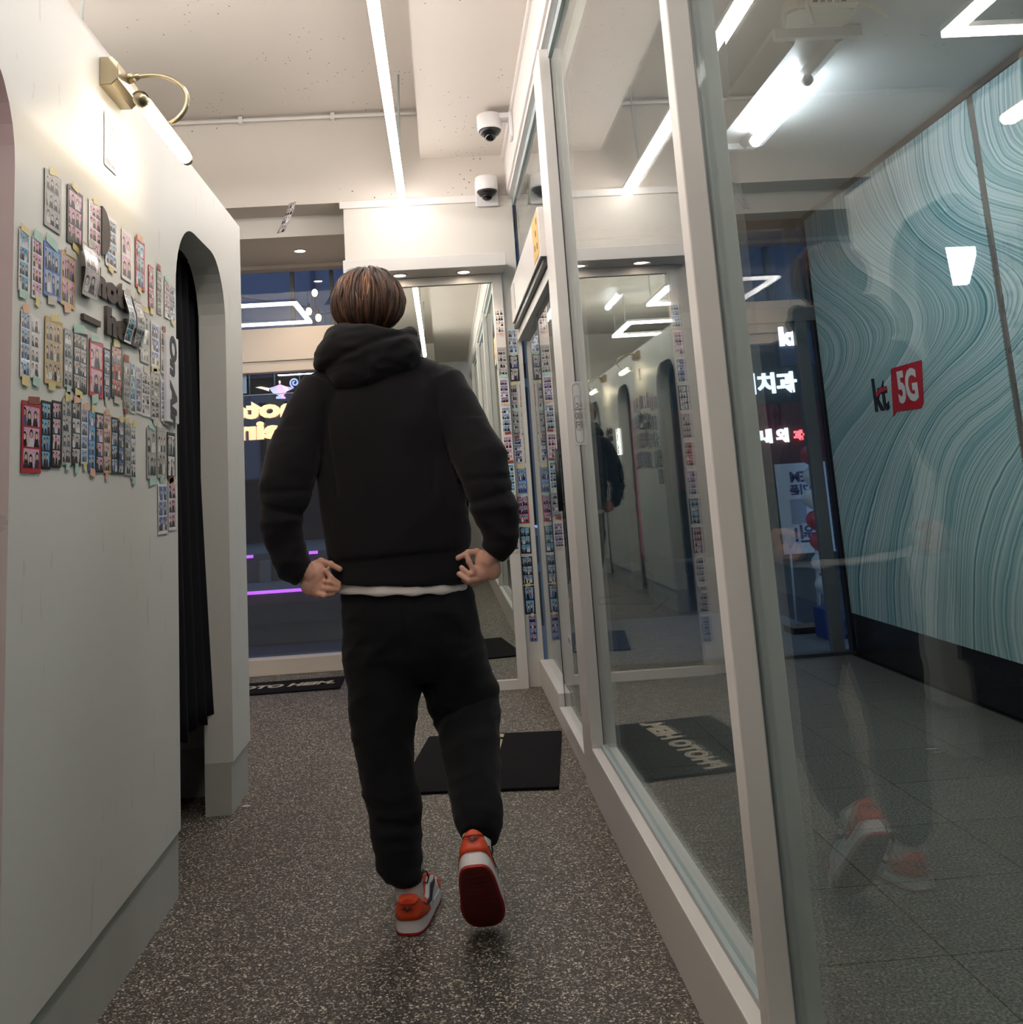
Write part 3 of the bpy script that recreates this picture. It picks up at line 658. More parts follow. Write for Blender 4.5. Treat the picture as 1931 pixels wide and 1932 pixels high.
for z0_, a, b, z1_, c, d, cols, rows, bg, br in FL:
    P = ony(*zp(z0_, a, b), YF); Q = ony(*zp(z1_, c, d), YF)
    P = (.350, YF, P[2]); Q = (.404, YF, Q[2])
    strip(P, Q, 'y', cols, rows, bg, br, WF, [(random.choice(['brown', 'orange', 'clear', 'mint']), 'b')])
GL = [('d', 215, 350, 'd', 383, 600, 2, 3, 'blue', 'white'), ('d', 230, 630, 'd', 415, 895, 1, 2, 'grey', 'black'), ('d', 245, 940, 'd', 330, 1195, 1, 3, 'pink', 'grey'), ('d', 340, 940, 'd', 438, 1180, 1, 4, 'red', 'white'), ('d', 265, 1220, 'd', 350, 1480, 1, 4, 'grey', 'grey'), ('d', 354, 1220, 'd', 442, 1480, 1, 4, 'white', 'grey'), ('d', 280, 1515, 'd', 385, 1775, 1, 4, 'deep blue', 'white'), ('d', 392, 1500, 'd', 485, 1775, 1, 4, 'white', 'black'), ('e', 280, 170, 'e', 440, 405, 2, 2, 'blue', 'blue'), ('e', 285, 445, 'e', 455, 690, 2, 3, 'violet', 'red'), ('e', 308, 735, 'e', 478, 980, 2, 3, 'cyan', 'black'), ('e', 325, 1020, 'e', 500, 1275, 2, 3, 'blue', 'black'), ('e', 345, 1300, 'e', 520, 1560, 1, 2, 'blue', 'black'), ('e', 395, 1585, 'e', 485, 1825, 1, 4, 'violet', 'blue')]
for i_, (z0_, a, b, z1_, c, d, cols, rows, bg, br) in enumerate(GL):
    P = ony(*zp(z0_, a, b), 5.729); Q = ony(*zp(z1_, c, d), 5.729)
    xs = .4065; wx = .467-xs
    P = (max(P[0], .407), 5.729, P[2]); Q = (min(Q[0], .472), 5.729, Q[2])
    strip(P, Q, 'y', cols, rows, bg, br, WG, [(random.choice(['yellow', 'brown', 'clear', 'mint', 'green']), 't')])
zh = 2.10
for i_, (bg, br) in enumerate((('blue', 'white'), ('pink', 'white'), ('deep blue', 'white'), ('white', 'black'), ('pink', 'grey'), ('red', 'white'), ('violet', 'white'), ('blue', 'black'), ('pink', 'black'), ('grey', 'white'), ('violet', 'grey'), ('deep blue', 'grey'))):
    strip((-.418, YF, zh), (-.366, YF, zh-.142), 'y', 1, 4, bg, br, WH, [('clear', 'b')]); zh -= .162
# a curled print hanging from the beam
hp = Vector(ony(547, 412, 5.72))
bm = bmesh.new(); uv = bm.loops.layers.uv.new('UVMap'); n = 14; rows_ = []
for i in range(n+1):
    t = i/n; z = hp.z+.085-.19*t; y = 5.70-.05*math.sin(t*3.0)-.03*t; x = hp.x+.02-.07*t*t
    rows_.append((bm.verts.new((x-.02, y, z)), bm.verts.new((x+.025, y-.012, z+.006)), t))
for a, b in zip(rows_[:-1], rows_[1:]):
    f = bm.faces.new((a[0], b[0], b[1], a[1]))
    for lp, (u_, v_) in zip(f.loops, ((0, 1-a[2]), (0, 1-b[2]), (1, 1-b[2]), (1, 1-a[2]))): lp[uv].uv = (u_, v_*4)
o = link('photo_strip', bm_mesh(bm), m_photo['green' if 'green' in m_photo else 'grey'], None, True); o.modifiers.new('t', 'SOLIDIFY').thickness = .001
o.color = BG['pink']; tag(o, 'curled photo strip dangling from the concrete beam by the shop window', 'photo print')
# ================================================================== lights of the shop
m_tube = emit('led_tube_glow', (1, .92, .87, 1), E_TUBE)
m_ring = emit('led_ring_glow', (1, .95, .90, 1), E_RING)
lt_ = thing('led_tube_pendant', 'long bright LED tube hung above the aisle', 'pendant light', (-.153, 2.4, 2.78))
tube('lit_tube', [(-.153, -.9, 2.78), (-.153, 5.66, 2.78)], .022, m_tube, lt_, 14)
box('spine', -.168, -.138, -.9, 5.64, 2.803, 2.822, m_frame, lt_)
for y in (-.5, 1.5, 3.4, 5.2):
    tube('suspension_rod', [(-.15, y, 2.82), (-.13, y, 3.39)], .006, m_alu, lt_, 8)
def ring(x0, x1, y0, y1, z, label, name, lit):
    r = thing(name, label, 'pendant light', ((x0+x1)/2, (y0+y1)/2, z)); w = .045; bars = bmesh.new()
    for a in ((x0, x1, y0, y0+w), (x0, x1, y1-w, y1), (x0, x0+w, y0+w, y1-w), (x1-w, x1, y0+w, y1-w)):
        add_box(bars, *a, z, z+.03, .002); box('housing', *a, z+.0301, z+.055, m_frame, r)
    link(lit, bm_mesh(bars, lit), m_ring, r)
    for x in (x0+.03, x1-.03):
        for y in (y0+.1, y1-.3): tube('suspension_rod', [(x, y, z+.055), (x, y, 3.389)], .005, m_alu, r, 8)
ring(-2.42, -1.33, 2.98, 4.10, 2.97, 'square LED ring pendant above the black curtain booth', 'led_ring_pendant_offscreen', 'lit_ring_offscreen')
ring(-2.42, -1.33, .70, 1.82, 2.97, 'square LED ring pendant above the pink curtain booth', 'led_frame_pendant_offscreen', 'lit_frame_offscreen')
ring(-2.42, -1.33, -1.60, -.48, 2.97, 'square LED ring pendant above the pale grey curtain booth', 'led_square_pendant_offscreen', 'lit_square_offscreen')
# ---------------------------------------------------------------- CCTV domes
def dome(x, y, z, bracket, label):
    c = thing('dome_camera', label, 'security camera', (x, y, z))
    lathe('housing', [(.062, .085), (.066, .08), (.066, .012), (.064, .0)], (x, y, z), m_whitepl, c)
    lathe('collar', [(.060, 0), (.060, -.006), (.045, -.026), (.030, -.028)], (x, y, z), m_black, c)
    lathe('lens_dome', [(.034, -.024), (.033, -.034), (.026, -.048), (.014, -.056), (.001, -.058)], (x, y, z), plain('dome_black', srgb(10, 10, 12), .05), c)
    if bracket == 'x':
        box('bracket', x, XP-.012, y-.04, y+.04, z+.055, z+.084, m_whitepl, c, .004); box('wall_plate', XP-.02, XP-.001, y-.05, y+.05, z-.05, z+.086, m_whitepl, c, .004)
    else:
        box('wall_plate', x-.068, x+.068, y+.055, y+.068, z-.075, z+.086, m_whitepl, c, .006); box('bracket', x-.05, x+.05, y, y+.06, z+.02, z+.084, m_whitepl, c, .004)
dome(.345, 5.0, 2.965, 'x', 'white dome security camera bracketed off the partition header')
dome(.348, 5.645, 2.83, 'y', 'white dome security camera fixed above the end wall beside the tube light')
# ---------------------------------------------------------------- yellow sticker + door sticker
st = thing('warning_sticker', 'yellow warning sticker on the automatic door header', 'sticker', (.439, 4.0, 2.1))
box('sheet', .4385, .4395, 3.915, 4.14, 2.03, 2.30-.09, plain('sticker_yellow', srgb(238, 190, 96), .4), st)
for a, b in ((3.94, 2.16), (3.99, 2.12), (4.05, 2.07), (3.96, 2.06)): box('mark', .4377, .4384, a, a+.03, b, b+.025, plain('sticker_grey', srgb(96, 84, 66), .5), st)
q0, q1 = ony(1078, 700, 3.664), ony(1104, 860, 3.664)
cx_, cz_ = (q0[0]+q1[0])/2+.003, (q0[2]+q1[2])/2
ds = thing('door_sticker', 'white capsule automatic door sticker with grey outline on the glass partition post', 'sticker', (cx_, 3.664, cz_-.12))
wS, hS = .044, .235
extrude_poly('sheet', rrect(wS, hS, .004), (1, 0, 0), (0, 0, 1), (0, -1, 0), (cx_, 3.668, cz_), .001, m_whitepl, ds)
m_sg = plain('sticker_line', srgb(150, 140, 140), .5)
def ring_poly(w, h, r, t, y, nm='outline'):
    bm = bmesh.new(); A = [bm.verts.new((cx_+p[0], y, cz_+p[1])) for p in rrect(w, h, r)]; B = [bm.verts.new((cx_+p[0], y, cz_+p[1])) for p in rrect(w-2*t, h-2*t, max(r-t, .001))]
    for i in range(len(A)): bm.faces.new((A[i], A[(i+1) % len(A)], B[(i+1) % len(A)], B[i]))
    o = link(nm, bm_mesh(bm), m_sg, ds); o.modifiers.new('t', 'SOLIDIFY').thickness = .0006
ring_poly(.036, .222, .016, .0022, 3.6665); ring_poly(.024, .13, .0115, .0018, 3.6665)
text('lettering', '자동문', .036, (0, 0, -1), (1, 0, 0), (cx_, 3.6665, cz_-.01), m_sg, ds, .001, .0008)
# ---------------------------------------------------------------- mats
def mat_rug(cx, cy, w, d, rot, label, words):
    m = thing('door_mat', label, 'door mat', (cx, cy, 0)); a = math.radians(rot); X, Y = Vector((math.cos(a), math.sin(a), 0)), Vector((-math.sin(a), math.cos(a), 0))
    C = Vector((cx, cy, .0005))
    extrude_poly('pile', rrect(w, d, .008, 3), X, Y, (0, 0, 1), C, .010, m_carpet, m)
    words(m, X, Y, C+Vector((0, 0, .0115)))
mat_rug(.113, 4.295, .60, .83, -7.5, 'black PHOTO HEIM door mat by the sliding glass door', lambda m, X, Y, C: text('lettering', 'PHOTO HEIM.', .125, Y, -X, C, m_matprint, m, .002, .006, shear=.15))
c = onz(545, 1297)
mat_rug(c[0]-.14, c[1], .92, .36, 1, 'black PHOTO HEIM door mat in front of the shop window', lambda m, X, Y, C: text('lettering', 'PHOTO HEIM.', .12, X, Y, C+X*.06, m_matprint, m, .002, .005, shear=.2, sx=.95))
b = onz(465, 1521); box('paper_scrap', b[0]-.014, b[0]+.014, b[1]-.006, b[1]+.006, .0002, .0012, m_whitepl); tag(bpy.data.objects['paper_scrap'], 'small white scrap of paper on the floor by the booth end', 'litter')
b = onz(1758, 1413); o = box('paper_scrap', b[0]-.02, b[0]+.02, b[1]-.004, b[1]+.004, .0002, .0012, m_whitepl); tag(o, 'small white scrap of paper on the granite tiles', 'litter')
# ---------------------------------------------------------------- illuminated window sign (faces the street, so it reads backwards from inside)
ys = 6.775
ns = thing('window_neon_sign', 'glowing photo hein window sign with magic lamp emblem facing the street', 'sign', (-1.2, ys, 1.5))
m_nl = emit('sign_letter_glow', (1, .45, .17, 1), .55)
def W_(px, py): return Vector(ony(px, py, ys))
o1 = W_(513, 772); text('letter_row', 'photo', .165, (-1, 0, 0), (0, 0, 1), (o1.x, ys, o1.z), m_nl, ns, .02, .008, sx=1.5)
o2 = W_(508, 812); text('letter_row', 'hein', .165, (-1, 0, 0), (0, 0, 1), (o2.x, ys, o2.z), m_nl, ns, .02, .008, sx=1.5)
def flat(nm, px, mat, th=.012):
    bm = bmesh.new(); f = bm.faces.new([bm.verts.new(W_(*q)) for q in px]); r = bmesh.ops.extrude_face_region(bm, geom=[f]); bmesh.ops.translate(bm, vec=(0, th, 0), verts=[e for e in r['geom'] if isinstance(e, bmesh.types.BMVert)])
    return link(nm, bm_mesh(bm), mat, ns)
flat('spout', [(482, 731), (492, 729), (508, 732), (507, 738), (495, 734)], emit('lamp_cream', (1, .86, .72, 1), .3))
flat('bowl_blue', [(508, 732), (519, 729), (527, 742), (533, 752), (521, 752), (521, 749), (526, 746), (514, 741)], emit('lamp_blue', (.22, .42, 1, 1), .3))
flat('bowl_pink', [(519, 729), (528, 725), (541, 738), (535, 746), (539, 750), (538, 752), (533, 752), (527, 742)], emit('lamp_pink', (.80, .38, .95, 1), .3))
flat('bowl_light', [(528, 725), (540, 729), (554, 732), (541, 738)], emit('lamp_lilac', (.95, .70, .95, 1), .3))
flat('lid_knob', [(525.5, 719), (528, 717.5), (529.5, 720), (528.5, 724), (526.5, 724)], emit('lamp_cream', None, 0))
sp = []
cxs, cys = 556, 722
for i in range(30):
    t = i/29; a = math.radians(100+540*t); r = 9.2*(1-t*.82); p = W_(cxs+r*math.cos(a), cys+r*math.sin(a)); sp.append(p)
sp = [W_(543, 733), W_(549, 732)]+sp
tube('spiral_handle', sp, .006, emit('lamp_blue', None, 0), ns, 8)
box('hanger', o1.x-.3, o1.x+.5, ys-.012, ys-.008, o1.z+.10, o1.z+.104, m_alu, ns)
o = box('open_card', W_(452, 700).x, W_(465, 700).x, ys, ys+.004, W_(465, 742).z, W_(465, 704).z, plain('card_blue', srgb(150, 190, 225), .4)); tag(o, 'pale blue card hanging inside the shop window', 'sign')
# ================================================================== the street outside
m_asph = plain('pavement_dark', srgb(70, 69, 68), .8, var=.3, vscale=6)
structure(box('ground_street', -9, 9, 6.86, 24, -.16, -.06, m_asph))
structure(box('ground_sill', -4, XM+.05, 6.10, 6.86, -.16, -.061, m_asph))
structure(box('floor_corridor_porch', .56, XM+.2, 6.1, 8.2, -.10, -.012, plain('porch_stone', srgb(122, 120, 117), .6)))
m_conc = plain('concrete_step', srgb(112, 110, 107), .85, var=.35, vscale=4, bump=.2, bscale=60)
m_purple = emit('purple_led', (.50, .04, 1, 1), .62)
def zat(px, py, Y): return ony(px, py, Y)[2]
shop = thing('clothes_shop_front', 'dark clothes shop front across the street with purple LED lit steps', 'building', (-2, 9, 0))
zs1 = zat(520, 1112, 8.6)
box('step_block', -6, 1.0, 8.6, 12, -.06, zs1, m_conc, shop)
box('step_led', -6, -.0, 8.575, 8.599, zs1-.028, zs1-.004, m_purple, shop)
zs2 = zat(480, 1046, 9.5)
box('step_block', -6, 1.0, 9.5, 12, zs1, zs2, m_conc, shop)
for a, b in ((-2.6, ony(478, 1040, 9.5)[0]), (ony(584, 1048, 9.5)[0], ony(600, 1048, 9.5)[0]), (ony(636, 1085, 9.5)[0], 0)):
    box('step_led', a, b, 9.475, 9.499, zs2-.03, zs2-.004, m_purple, shop)
box('step_box', ony(492, 1040, 9.5)[0], ony(512, 1040, 9.5)[0], 9.42, 9.499, zs1+.001, zs2-.06, plain('step_box_grey', srgb(120, 118, 116), .6), shop)
box('facade', -7, 1.2, 12.0, 12.3, zs2, 3.05, plain('facade_night', srgb(34, 36, 46), .6, var=.4, vscale=3), shop)
box('shop_sign_board', -3.2, 1.2, 11.8, 11.99, 2.55, 3.05, plain('corrugated_dark', srgb(64, 68, 84), .6), shop)
for x in np.arange(-3.1, 1.2, .12): box('board_rib', x, x+.05, 11.78, 11.799, 2.55, 3.05, plain('corrugated_dark', None), shop)
box('rail_beam', -4, 1.2, 11.4, 11.5, 2.22, 2.32, plain('rail_grey', srgb(110, 110, 124), .5), shop)
m_cl = [plain('cloth_'+n, srgb(*c), .9) for n, c in (('camo', (120, 118, 108)), ('cream', (190, 184, 176)), ('brown', (70, 58, 56)), ('sky', (96, 98, 108)), ('olive', (110, 104, 90)))]
for i, x in enumerate((-2.95, -2.68, -2.40, -2.12, -1.84, -1.56, -1.28)):
    g = thing('hanging_garment', 'long %s coat on the clothes rail across the street' % ('camouflage', 'cream', 'dark brown', 'sky blue', 'olive', 'second cream', 'second dark brown')[i], 'garment', (x, 11.2, zs2+.2))
    prof = [(-.03, 1.42), (-.10, 1.36), (-.125, 1.0), (-.10, .98), (-.115, .52), (.115, .52), (.10, .98), (.125, 1.0), (.10, 1.36), (.03, 1.42)]
    extrude_poly('coat', [(px_, pz_) for px_, pz_ in prof], (1, 0, 0), (0, 0, 1), (0, -1, 0), (x, 11.2, zs2+.2), .08, m_cl[[0, 1, 2, 3, 4, 1, 2][i]], g, .015)
    tube('hanger_hook', [(x, 11.16, zs2+1.60), (x, 11.17, zs2+1.88), (x, 11.2, zs2+1.923)], .008, m_chrome, g, 6)
tag(tube('clothes_rail', [(-3.4, 11.2, zs2+1.95), (-.8, 11.2, zs2+1.95)], .018, m_chrome), 'chrome clothes rail in the shop across the street', 'rail')
# blue glass building upstairs, lamps and bulbs
bl = thing('office_block', 'blue glazed office block rising across the street', 'building', (0, 16, 0))
box('wall', -9, 6.5, 16, 16.4, 3.6, 14, plain('office_glass', srgb(104, 116, 138), .25, var=.2, vscale=.6), bl)
for z in (5.2, 6.4, 7.6): box('ledge', -9, 6.5, 15.9, 15.999, z, z+.09, plain('office_ledge', srgb(130, 142, 170), .5), bl)
for x in np.arange(-8.5, 6, 1.3): box('mullion', x, x+.06, 15.93, 15.999, 3.6, 10, plain('office_bar', srgb(52, 66, 100), .5), bl)
m_bulb = emit('warm_bulb', (1, .62, .22, 1), 5.0)
for i, (px_, py_) in enumerate(((594, 553), (583, 588), (601, 600))):
    p = Vector(ony(px_, py_, 9.0)); g = thing('festoon_bulb', 'warm festoon bulb strung across the street', 'bulb', p, 'festoon bulbs over the street')
    lathe('bulb_glass', [(.004, .04), (.022, .025), (.028, 0), (.018, -.026), (.002, -.034)], p, m_bulb, g, 14)
    tube('bulb_cap', [p+Vector((0, 0, .035)), p+Vector((0, 0, .08))], .012, m_black, g, 8)
tag(tube('festoon_cable', [ony(450, 560, 9.0), ony(583, 580, 9.0), ony(601, 594, 9.0), ony(700, 575, 9.0)], .006, m_black), 'thin black festoon cable strung across the street', 'cable')
# signs past the corridor door
def lit_text(nm, body, px, py, Y, size, col, st_, label, bold=.01):
    p = ony(px, py, Y); o = text(nm, body, size, (1, 0, 0), (0, 0, 1), p, emit(nm+'_glow', col, st_), None, .05, bold); return tag(o, label, 'sign')
sgb = thing('night_facade', 'dark building opposite the corridor door', 'building', (5, 13.5, 0))
box('wall', 1.25, 9, 13.5, 13.8, 0, 6.5, plain('facade_teal', srgb(30, 46, 54), .7, var=.3, vscale=2), sgb)
tag(box('awning', 3.0, 9, 13.2, 13.499, .9, 1.98, plain('awning_red', srgb(96, 30, 40), .7)), 'dull red awning on the dark building opposite the corridor', 'awning')
lit_text('dental_sign', '이치과', 1448, 726, 13.474, .30, (.75, .82, 1, 1), 1.2, 'white lit Korean dental clinic lettering on the dark building')
lit_text('clinic_sign', '내 외', 1462, 824, 13.174, .19, (.80, .95, 1, 1), 1.2, 'white lit Korean clinic lettering above the red awning')
lit_text('clinic_sign_red', '과', 1508, 822, 13.174, .13, (1, .08, .08, 1), 1.2, 'red lit Korean letter above the red awning')
ks = thing('kt_blade_sign', 'dark blue kt blade sign outside the corridor door', 'sign', ony(1490, 660, 7.4))
a, b = ony(1474, 690, 7.4), ony(1545, 622, 7.4)
box('board', a[0], b[0], 7.4, 7.5, a[2], b[2], plain('kt_board', srgb(44, 56, 86), .5), ks)
p = ony(1489, 636, 7.39); text('letters', 'kt', .19, (1, 0, 0), (0, 0, 1), p, emit('kt_glow', (1, .95, .92, 1), 3), ks, .02, .008)
box('sign_post', ony(1509, 640, 7.4)[0], ony(1526, 640, 7.4)[0], 7.42, 7.48, -.012, a[2], plain('post_blue', srgb(70, 78, 100), .5), ks)
# balloon column and standing banner
m_bw, m_br, m_bor = plain('balloon_white', srgb(226, 224, 224), .25), plain('balloon_red', srgb(196, 40, 70), .25), plain('balloon_orange', srgb(214, 104, 30), .3)
def balloon(px_, py_, Y, r, mat, label, grp):
    p = Vector(ony(px_, py_, Y)); g = thing('balloon', label, 'balloon', p-Vector((0, 0, r)), grp)
    lathe('skin', [(.001, r), (r*.5, r*.88), (r*.86, r*.5), (r, .05*r), (r*.88, -.42*r), (r*.5, -.85*r), (r*.12, -1.08*r), (.001, -1.1*r)], p, mat, g, 20)
    lathe('knot', [(.001, -1.06*r), (r*.09, -1.12*r), (r*.12, -1.2*r), (.001, -1.21*r)], p, mat, g, 10)
for px_, py_, mt, nm in ((1527, 858, m_br, 'red'), (1533, 899, m_bw, 'white'), (1531, 940, m_bw, 'white'), (1539, 981, m_br, 'red'), (1546, 1021, m_br, 'red'), (1549, 1062, m_bw, 'white'), (1556, 1103, m_bw, 'white')):
    balloon(px_, py_, 6.75, .064, mt, '%s balloon in the column outside the corridor door' % nm, 'balloon column outside the corridor door')
tag(tube('balloon_stand', [ony(1541, 1130, 6.8257)[:2]+(-.0115,), ony(1531, 850, 6.8257)], .012, m_whitepl, None, 8), 'thin white stand behind the balloon column', 'stand')
for i in range(5): balloon(1481+(i % 2)*5, 945+i*14, 7.3, .035, m_bor, 'small orange balloon in the cluster beside the standing banner', 'orange balloon cluster')
tag(tube('balloon_stick', [ony(1484, 1010, 7.33)[:2]+(-.0115,), ony(1484, 940, 7.33)], .008, m_whitepl, None, 8), 'thin stick holding the orange balloon cluster', 'stand')
bn = thing('standing_banner', 'white standing advertising banner outside the corridor door', 'banner', ony(1510, 1050, 7.0))
a, b = ony(1486, 1046, 7.0), ony(1531, 872, 7.0)
box('sheet', a[0]-.02, b[0]+.10, 7.0, 7.006, a[2], b[2], plain('banner_sheet', srgb(222, 221, 222), .6), bn)
m_ink = plain('banner_ink', srgb(70, 60, 110), .6)
for dz, tx, s in ((.10, 'ZEM', .10), (.19, '리기폰', .075), (.50, '0원!', .13)):
    text('lettering', tx, s, (-1, 0, 0), (0, 0, 1), ((a[0]+b[0])/2+.05, 6.998, b[2]-dz), m_ink, bn, .002, .003)
box('phone_picture', (a[0]+b[0])/2-.06, (a[0]+b[0])/2+.05, 6.997, 6.9995, b[2]-.42, b[2]-.25, plain('banner_grey', srgb(160, 162, 178), .5), bn)
box('base', a[0]-.05, b[0]+.16, 6.9, 7.1, -.0115, .03, m_black, bn); tube('pole', [(b[0]+.05, 7.012, .03), (b[0]+.05, 7.012, b[2])], .008, m_black, bn, 8)
o = box('litter_bin', ony(1560, 1190, 6.6)[0], ony(1580, 1190, 6.6)[0]+.05, 6.6, 6.8, -.0115, ony(1560, 1150, 6.6)[2], plain('bin_blue', srgb(34, 62, 130), .5)); tag(o, 'small blue bin outside the corridor door', 'bin')

k = NT('glass_decal'); tr = k.n('ShaderNodeBsdfTransparent'); df = k.n('ShaderNodeBsdfDiffuse'); df.inputs[0].default_value = srgb(70, 80, 82); mx = k.n('ShaderNodeMixShader'); mx.inputs[0].default_value = .32
k.l(tr.outputs[0], mx.inputs[1]); k.l(df.outputs[0], mx.inputs[2]); k.l(mx.outputs[0], k.out.inputs['Surface']); m_decal = k.m
dc = thing('glass_door_decal', 'faint grey direction lettering with arrow on the glass partition', 'decal', (XG+.006, 2.7, .7))
def G_(px, py): return Vector(onx(px, py, XG+.0055))
g = G_(1205, 1078); text('lettering', '관리실', .16, (0, 1, 0), (0, 0, 1), g, m_decal, dc, .0006, 0)
g = G_(1190, 935); text('lettering', '으로', .20, (0, 1, 0), (0, 0, 1), g, m_decal, dc, .0006, 0)
ar = [G_(*q) for q in ((1130, 1128), (1232, 1118), (1230, 1104), (1262, 1128), (1236, 1152), (1234, 1140), (1131, 1140))]
bm = bmesh.new()
for a_, b_ in zip(ar, ar[1:]+ar[:1]): add_tube(bm, [a_, b_], .0022, 4)
link('arrow_outline', bm_mesh(bm), m_decal, dc)

hd = onx(1059, 905, XG-.02)
hdl = tube('handle', [(XG-.030, hd[1], hd[2]-.13), (XG-.030, hd[1], hd[2]), (XG-.030, hd[1], hd[2]+.13)], [.011, .012, .011], m_black, door); hdl['label'] = 'black pull handle'
for dz in (-.10, .10): tube('standoff', [(XG-.030, hd[1], hd[2]+dz), (XG-.0125, hd[1], hd[2]+dz)], .007, m_black, hdl, 8)
sk = onx(1075, 1210, XG-.0125); ds2 = thing('door_label', 'small white notice sticker low on the sliding glass door', 'sticker', sk)
box('sheet', XG-.0134, XG-.0125, sk[1]-.05, sk[1]+.05, sk[2]-.022, sk[2]+.022, m_whitepl, ds2)
text('lettering', '자동문', .026, (0, -1, 0), (0, 0, 1), (XG-.0138, sk[1], sk[2]), m_sg, ds2, .0006, .0004)
# ================================================================== the man
from mathutils import noise as mnoise
def remeshed(bm, voxel, smooth=4, disp=None, fac=.5):
    me = bm_mesh(bm, 'tmp'); o = bpy.data.objects.new('tmp', me); COL.objects.link(o)
    r = o.modifiers.new('r', 'REMESH'); r.mode = 'VOXEL'; r.voxel_size = voxel; r.adaptivity = 0
    if smooth: s = o.modifiers.new('s', 'SMOOTH'); s.iterations = smooth; s.factor = fac
    dg = bpy.context.evaluated_depsgraph_get(); out = bpy.data.meshes.new_from_object(o.evaluated_get(dg)); bpy.data.objects.remove(o)
    if disp:
        n = len(out.vertices); co = np.empty(n*3, np.float32); no = np.empty(n*3, np.float32)
        out.vertices.foreach_get('co', co); out.vertices.foreach_get('normal', no)
        co = co.reshape(-1, 3); no = no.reshape(-1, 3)
        d = np.array([disp(Vector(c)) for c in co], np.float32)
        co = co+no*d[:, None]; out.vertices.foreach_set('co', co.ravel()); out.update()
    return out
def pxring(pl, pr, y):
    A, B = np.array(ony(*pl, y)), np.array(ony(*pr, y)); return Vector((A+B)/2), float(np.linalg.norm(B-A)/2)
def fold(p, fx, fz, seed, ridge=True):
    n = mnoise.noise(Vector((p.x*fx+seed, p.y*fx, p.z*fz)))
    return (1-abs(n)*2.2) if ridge else n
def solid(bm, pts, rad, n=24, ref=(0, 1, 0)): add_tube(bm, pts, rad, n, True, ref)
def ellipsoid(bm, c, r, rot=None, u=24, v=14):
    r4 = Matrix.Translation(c) @ (rot.to_4x4() if rot else Matrix.Identity(4)) @ Matrix.Diagonal((r[0], r[1], r[2], 1))
    bmesh.ops.create_uvsphere(bm, u_segments=u, v_segments=v, radius=1, matrix=r4)
# ---- joints
HD = Vector((-.200, 2.965, 1.655))
LA = [(-.330, 2.945, 1.412, .083), (-.378, 2.925, 1.345, .076), (-.413, 2.90, 1.262, .072), (-.438, 2.875, 1.18, .075), (-.452, 2.86, 1.11, .071), (-.461, 2.852, 1.05, .058), (-.452, 2.85, .985, .0505), (-.440, 2.85, .94, .048), (-.424, 2.85, .915, .044), (-.404, 2.852, .899, .036)]
RAa = [(-.005, 2.945, 1.405, .083), (.038, 2.925, 1.335, .076), (.078, 2.90, 1.255, .072), (.110, 2.875, 1.178, .075), (.124, 2.86, 1.11, .070), (.136, 2.852, 1.05, .062), (.149, 2.85, .998, .052), (.151, 2.85, .962, .047), (.140, 2.85, .938, .043), (.124, 2.852, .918, .036)]
# ---- skin: one continuous body
def fing(bm, pts, r0, r1):
    n = len(pts); P = [Vector(ony(q[0], q[1], q[2])) for q in pts]
    Q = []; 
    for i in range(n-1):
        for t in (0, .34, .67): Q.append(P[i].lerp(P[i+1], t))
    Q.append(P[-1]); add_tube(bm, Q, [r0+(r1-r0)*i/(len(Q)-1) for i in range(len(Q))], 10, True); ellipsoid(bm, Q[-1], (r1, r1, r1), None, 10, 8)
    for q in P[1:-1]: ellipsoid(bm, q, (r0*1.06,)*3, None, 10, 8)
bm = bmesh.new()
solid(bm, [(-.135, 2.93, .72), (-.14, 2.94, .95), (-.16, 2.95, 1.15), (-.17, 2.95, 1.35), (-.18, 2.95, 1.44), (-.19, 2.95, 1.47)], [(.120, .08), (.125, .08), (.14, .09), (.15, .09), (.12, .08), (.06, .06)])
solid(bm, [(-.19, 2.95, 1.44), (-.195, 2.952, 1.52), (-.20, 2.955, 1.60)], [(.062, .066), (.057, .060), (.058, .066)])
ellipsoid(bm, HD+Vector((0, -.004, .025)), (.077, .095, .098)); ellipsoid(bm, HD+Vector((0, .022, -.045)), (.062, .070, .080))
ellipsoid(bm, HD+Vector((0, .058, -.095)), (.030, .030, .026))                                        # chin
solid(bm, [HD+Vector((0, .088, .012)), HD+Vector((0, .104, -.018)), HD+Vector((0, .108, -.034))], [.009, .012, .015], 12, (1, 0, 0))  # nose
ellipsoid(bm, HD+Vector((0, .085, -.066)), (.026, .012, .006)); ellipsoid(bm, HD+Vector((0, .083, -.077)), (.022, .012, .006))        # lips
for s in (-1, 1):
    ellipsoid(bm, HD+Vector((s*.078, -.002, -.018)), (.010, .020, .032), Euler((.15, 0, s*.35)).to_matrix(), 14, 10)
    ellipsoid(bm, HD+Vector((s*.030, .082, .020)), (.020, .012, .008))
for A in (LA, RAa):
    solid(bm, [(a[0], a[1], a[2]) for a in A], [max(a[3]*.62, .027) for a in A], 16)
solid(bm, [LA[-1][:3], ony(580, 1076, 2.852), ony(590, 1088, 2.853)], [.027, .027, .026], 16)
solid(bm, [RAa[-1][:3], ony(924, 1052, 2.852), ony(917, 1064, 2.853)], [.027, .027, .026], 16)
ellipsoid(bm, ony(592, 1093, 2.853), (.034, .022, .046), Euler((0, .55, 0)).to_matrix()); ellipsoid(bm, ony(603, 1108, 2.852), (.028, .020, .030), Euler((0, .2, 0)).to_matrix())
